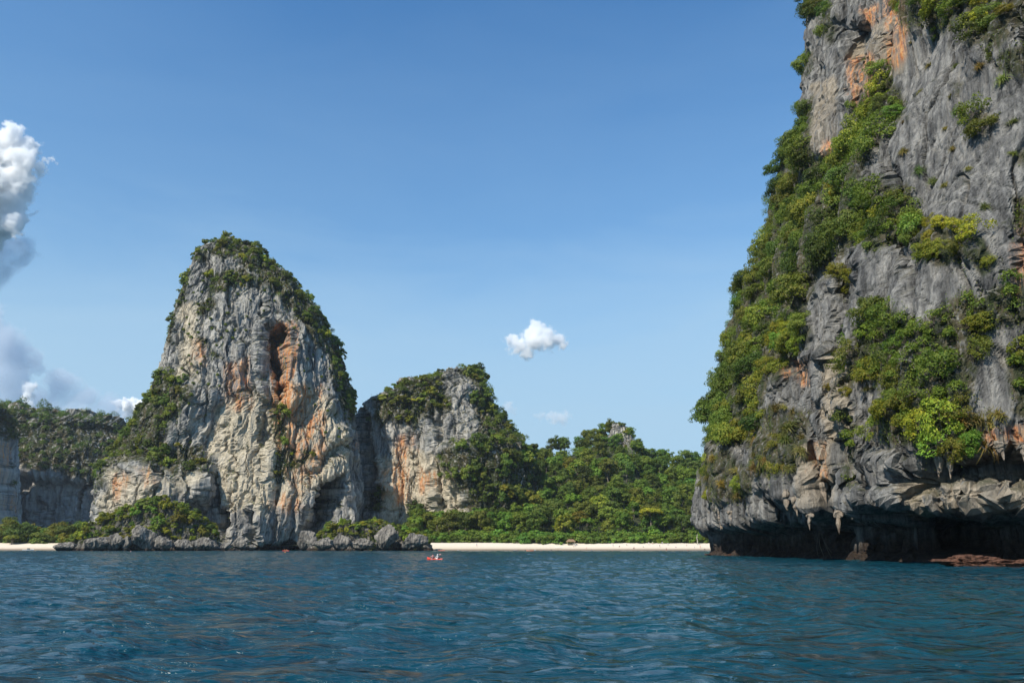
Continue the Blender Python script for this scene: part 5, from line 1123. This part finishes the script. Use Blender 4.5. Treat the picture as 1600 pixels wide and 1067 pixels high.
def cloud(name, blobs, d, kind, label, seed, vox=44):
    """blobs: (px, py, radius px); one closed body round the billows"""
    import bmesh
    rg = np.random.default_rng(seed); pxm = d / F / CP; bm = bmesh.new(); B = []
    for px, py, r in blobs:
        x, y, z = (float(v) for v in at(px, py, d)); R = r * pxm; B.append(((x, y + rg.normal() * 0.3 * R, z), R))
        bmesh.ops.create_icosphere(bm, subdivisions=2, radius=R * 1.75, matrix=Matrix.Translation(B[-1][0]))
    me = bpy.data.meshes.new(name); bm.to_mesh(me); bm.free()
    o = obj(name, me); md = o.modifiers.new('r', 'REMESH'); md.mode = 'VOXEL'
    co = np.empty(len(me.vertices) * 3); me.vertices.foreach_get('co', co); co = co.reshape(-1, 3)
    md.voxel_size = (co.max(0) - co.min(0)).max() / vox
    ev = o.evaluated_get(bpy.context.evaluated_depsgraph_get()); m2 = bpy.data.meshes.new_from_object(ev); o.modifiers.clear(); o.data = m2
    bpy.data.meshes.remove(me)
    n = len(m2.vertices); co = np.empty(n * 3, np.float32); m2.vertices.foreach_get('co', co); co = co.reshape(-1, 3)
    c0 = co.mean(0); m2.vertices.foreach_set('co', (co - c0).astype(np.float32).ravel()); m2.update(); o.location = c0
    Bl = [(tuple(float(q) for q in np.array(c) - c0), R) for c, R in B]; Rm = float(np.median([b[1] for b in B]))
    color, dens, soft, erode = {'white': ((0.999, 0.999, 0.999), 0.04, 0.45, 2.2), 'puff': ((0.999, 0.999, 0.999), 0.020, 0.9, 2.8), 'grey': ((0.76, 0.83, 0.91), 0.0042, 0.5, 1.2), 'wisp': ((0.999, 0.999, 0.999), 0.006, 0.6, 3.0)}[kind]  # grey kind: the shade on these clouds is put into their volume colour
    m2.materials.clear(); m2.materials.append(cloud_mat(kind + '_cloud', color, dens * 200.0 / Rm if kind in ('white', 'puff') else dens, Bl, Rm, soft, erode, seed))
    tag(o, label, 'cloud'); return o
scene.cycles.volume_bounces = 14; scene.cycles.max_bounces = 16; scene.cycles.volume_max_steps = 160
scene.cycles.diffuse_bounces = 3; scene.cycles.glossy_bounces = 3; scene.cycles.transmission_bounces = 4
D1 = 7000.0
cloud('cloud', [(12, 222, 38), (-40, 240, 60), (36, 230, 28), (42, 252, 32), (64, 258, 16), (22, 278, 38), (-20, 300, 50), (-70, 330, 80), (12, 318, 34), (-5, 348, 34), (24, 352, 20)], D1, 'white', 'tall bright white cumulus cloud at the left edge', 1)
cloud('cloud', [(812, 540, 20), (834, 530, 24), (838, 512, 16), (856, 534, 22), (878, 534, 14), (798, 530, 12), (822, 550, 14)], 5200, 'puff', 'small white cloud alone in the middle of the sky', 2)
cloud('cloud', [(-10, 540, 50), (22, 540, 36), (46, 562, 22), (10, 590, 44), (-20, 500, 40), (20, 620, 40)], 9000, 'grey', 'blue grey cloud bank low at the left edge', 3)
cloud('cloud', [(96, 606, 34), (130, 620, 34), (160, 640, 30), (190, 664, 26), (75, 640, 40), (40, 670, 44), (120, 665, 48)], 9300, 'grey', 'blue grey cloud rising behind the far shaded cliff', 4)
cloud('cloud', [(188, 632, 12), (206, 632, 14), (222, 640, 16), (240, 644, 18), (204, 650, 14), (226, 660, 22)], 11000, 'white', 'white cloud peeping out beside the left flank of the tallest tower', 5)
cloud('cloud', [(42, 604, 13), (40, 620, 12), (48, 636, 10)], 6400, 'puff', 'small white cloud patch above the far shaded cliff', 6)
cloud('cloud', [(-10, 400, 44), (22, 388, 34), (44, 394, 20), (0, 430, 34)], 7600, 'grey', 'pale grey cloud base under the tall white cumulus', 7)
cloud('cloud', [(862, 655, 16), (880, 652, 14), (846, 650, 10)], 9000, 'wisp', 'faint wisp of cloud low above the wooded hill', 8)
cloud('cloud', [(794, 636, 11), (802, 642, 8)], 9000, 'wisp', 'faint puff of cloud beside the lower tower top', 9)

# ------------------------------------------------------------------ the air: thin sea haze
def haze(density):
    x0, x1, y0, y1, z0, z1 = -1500, 1500, -300, 1400, -4.5, 300
    V = np.array([(x, y, z) for z in (z0, z1) for y in (y0, y1) for x in (x0, x1)], float)
    Fq = np.array([(0, 2, 3, 1), (4, 5, 7, 6), (0, 1, 5, 4), (1, 3, 7, 5), (3, 2, 6, 7), (2, 0, 4, 6)])
    m = bpy.data.materials.new('haze'); m.use_nodes = True; t = m.node_tree; t.nodes.clear()
    o = t.nodes.new('ShaderNodeOutputMaterial'); v = t.nodes.new('ShaderNodeVolumePrincipled'); v.inputs['Color'].default_value = (0.80, 0.89, 1.0, 1); v.inputs['Density'].default_value = density; v.inputs['Anisotropy'].default_value = 0.1
    t.links.new(v.outputs[0], o.inputs['Volume'])
    tag(obj('haze', mesh_from('haze', V, Fq, [m])), 'thin bluish sea haze over the whole bay', kind='stuff')
haze(0.00004)
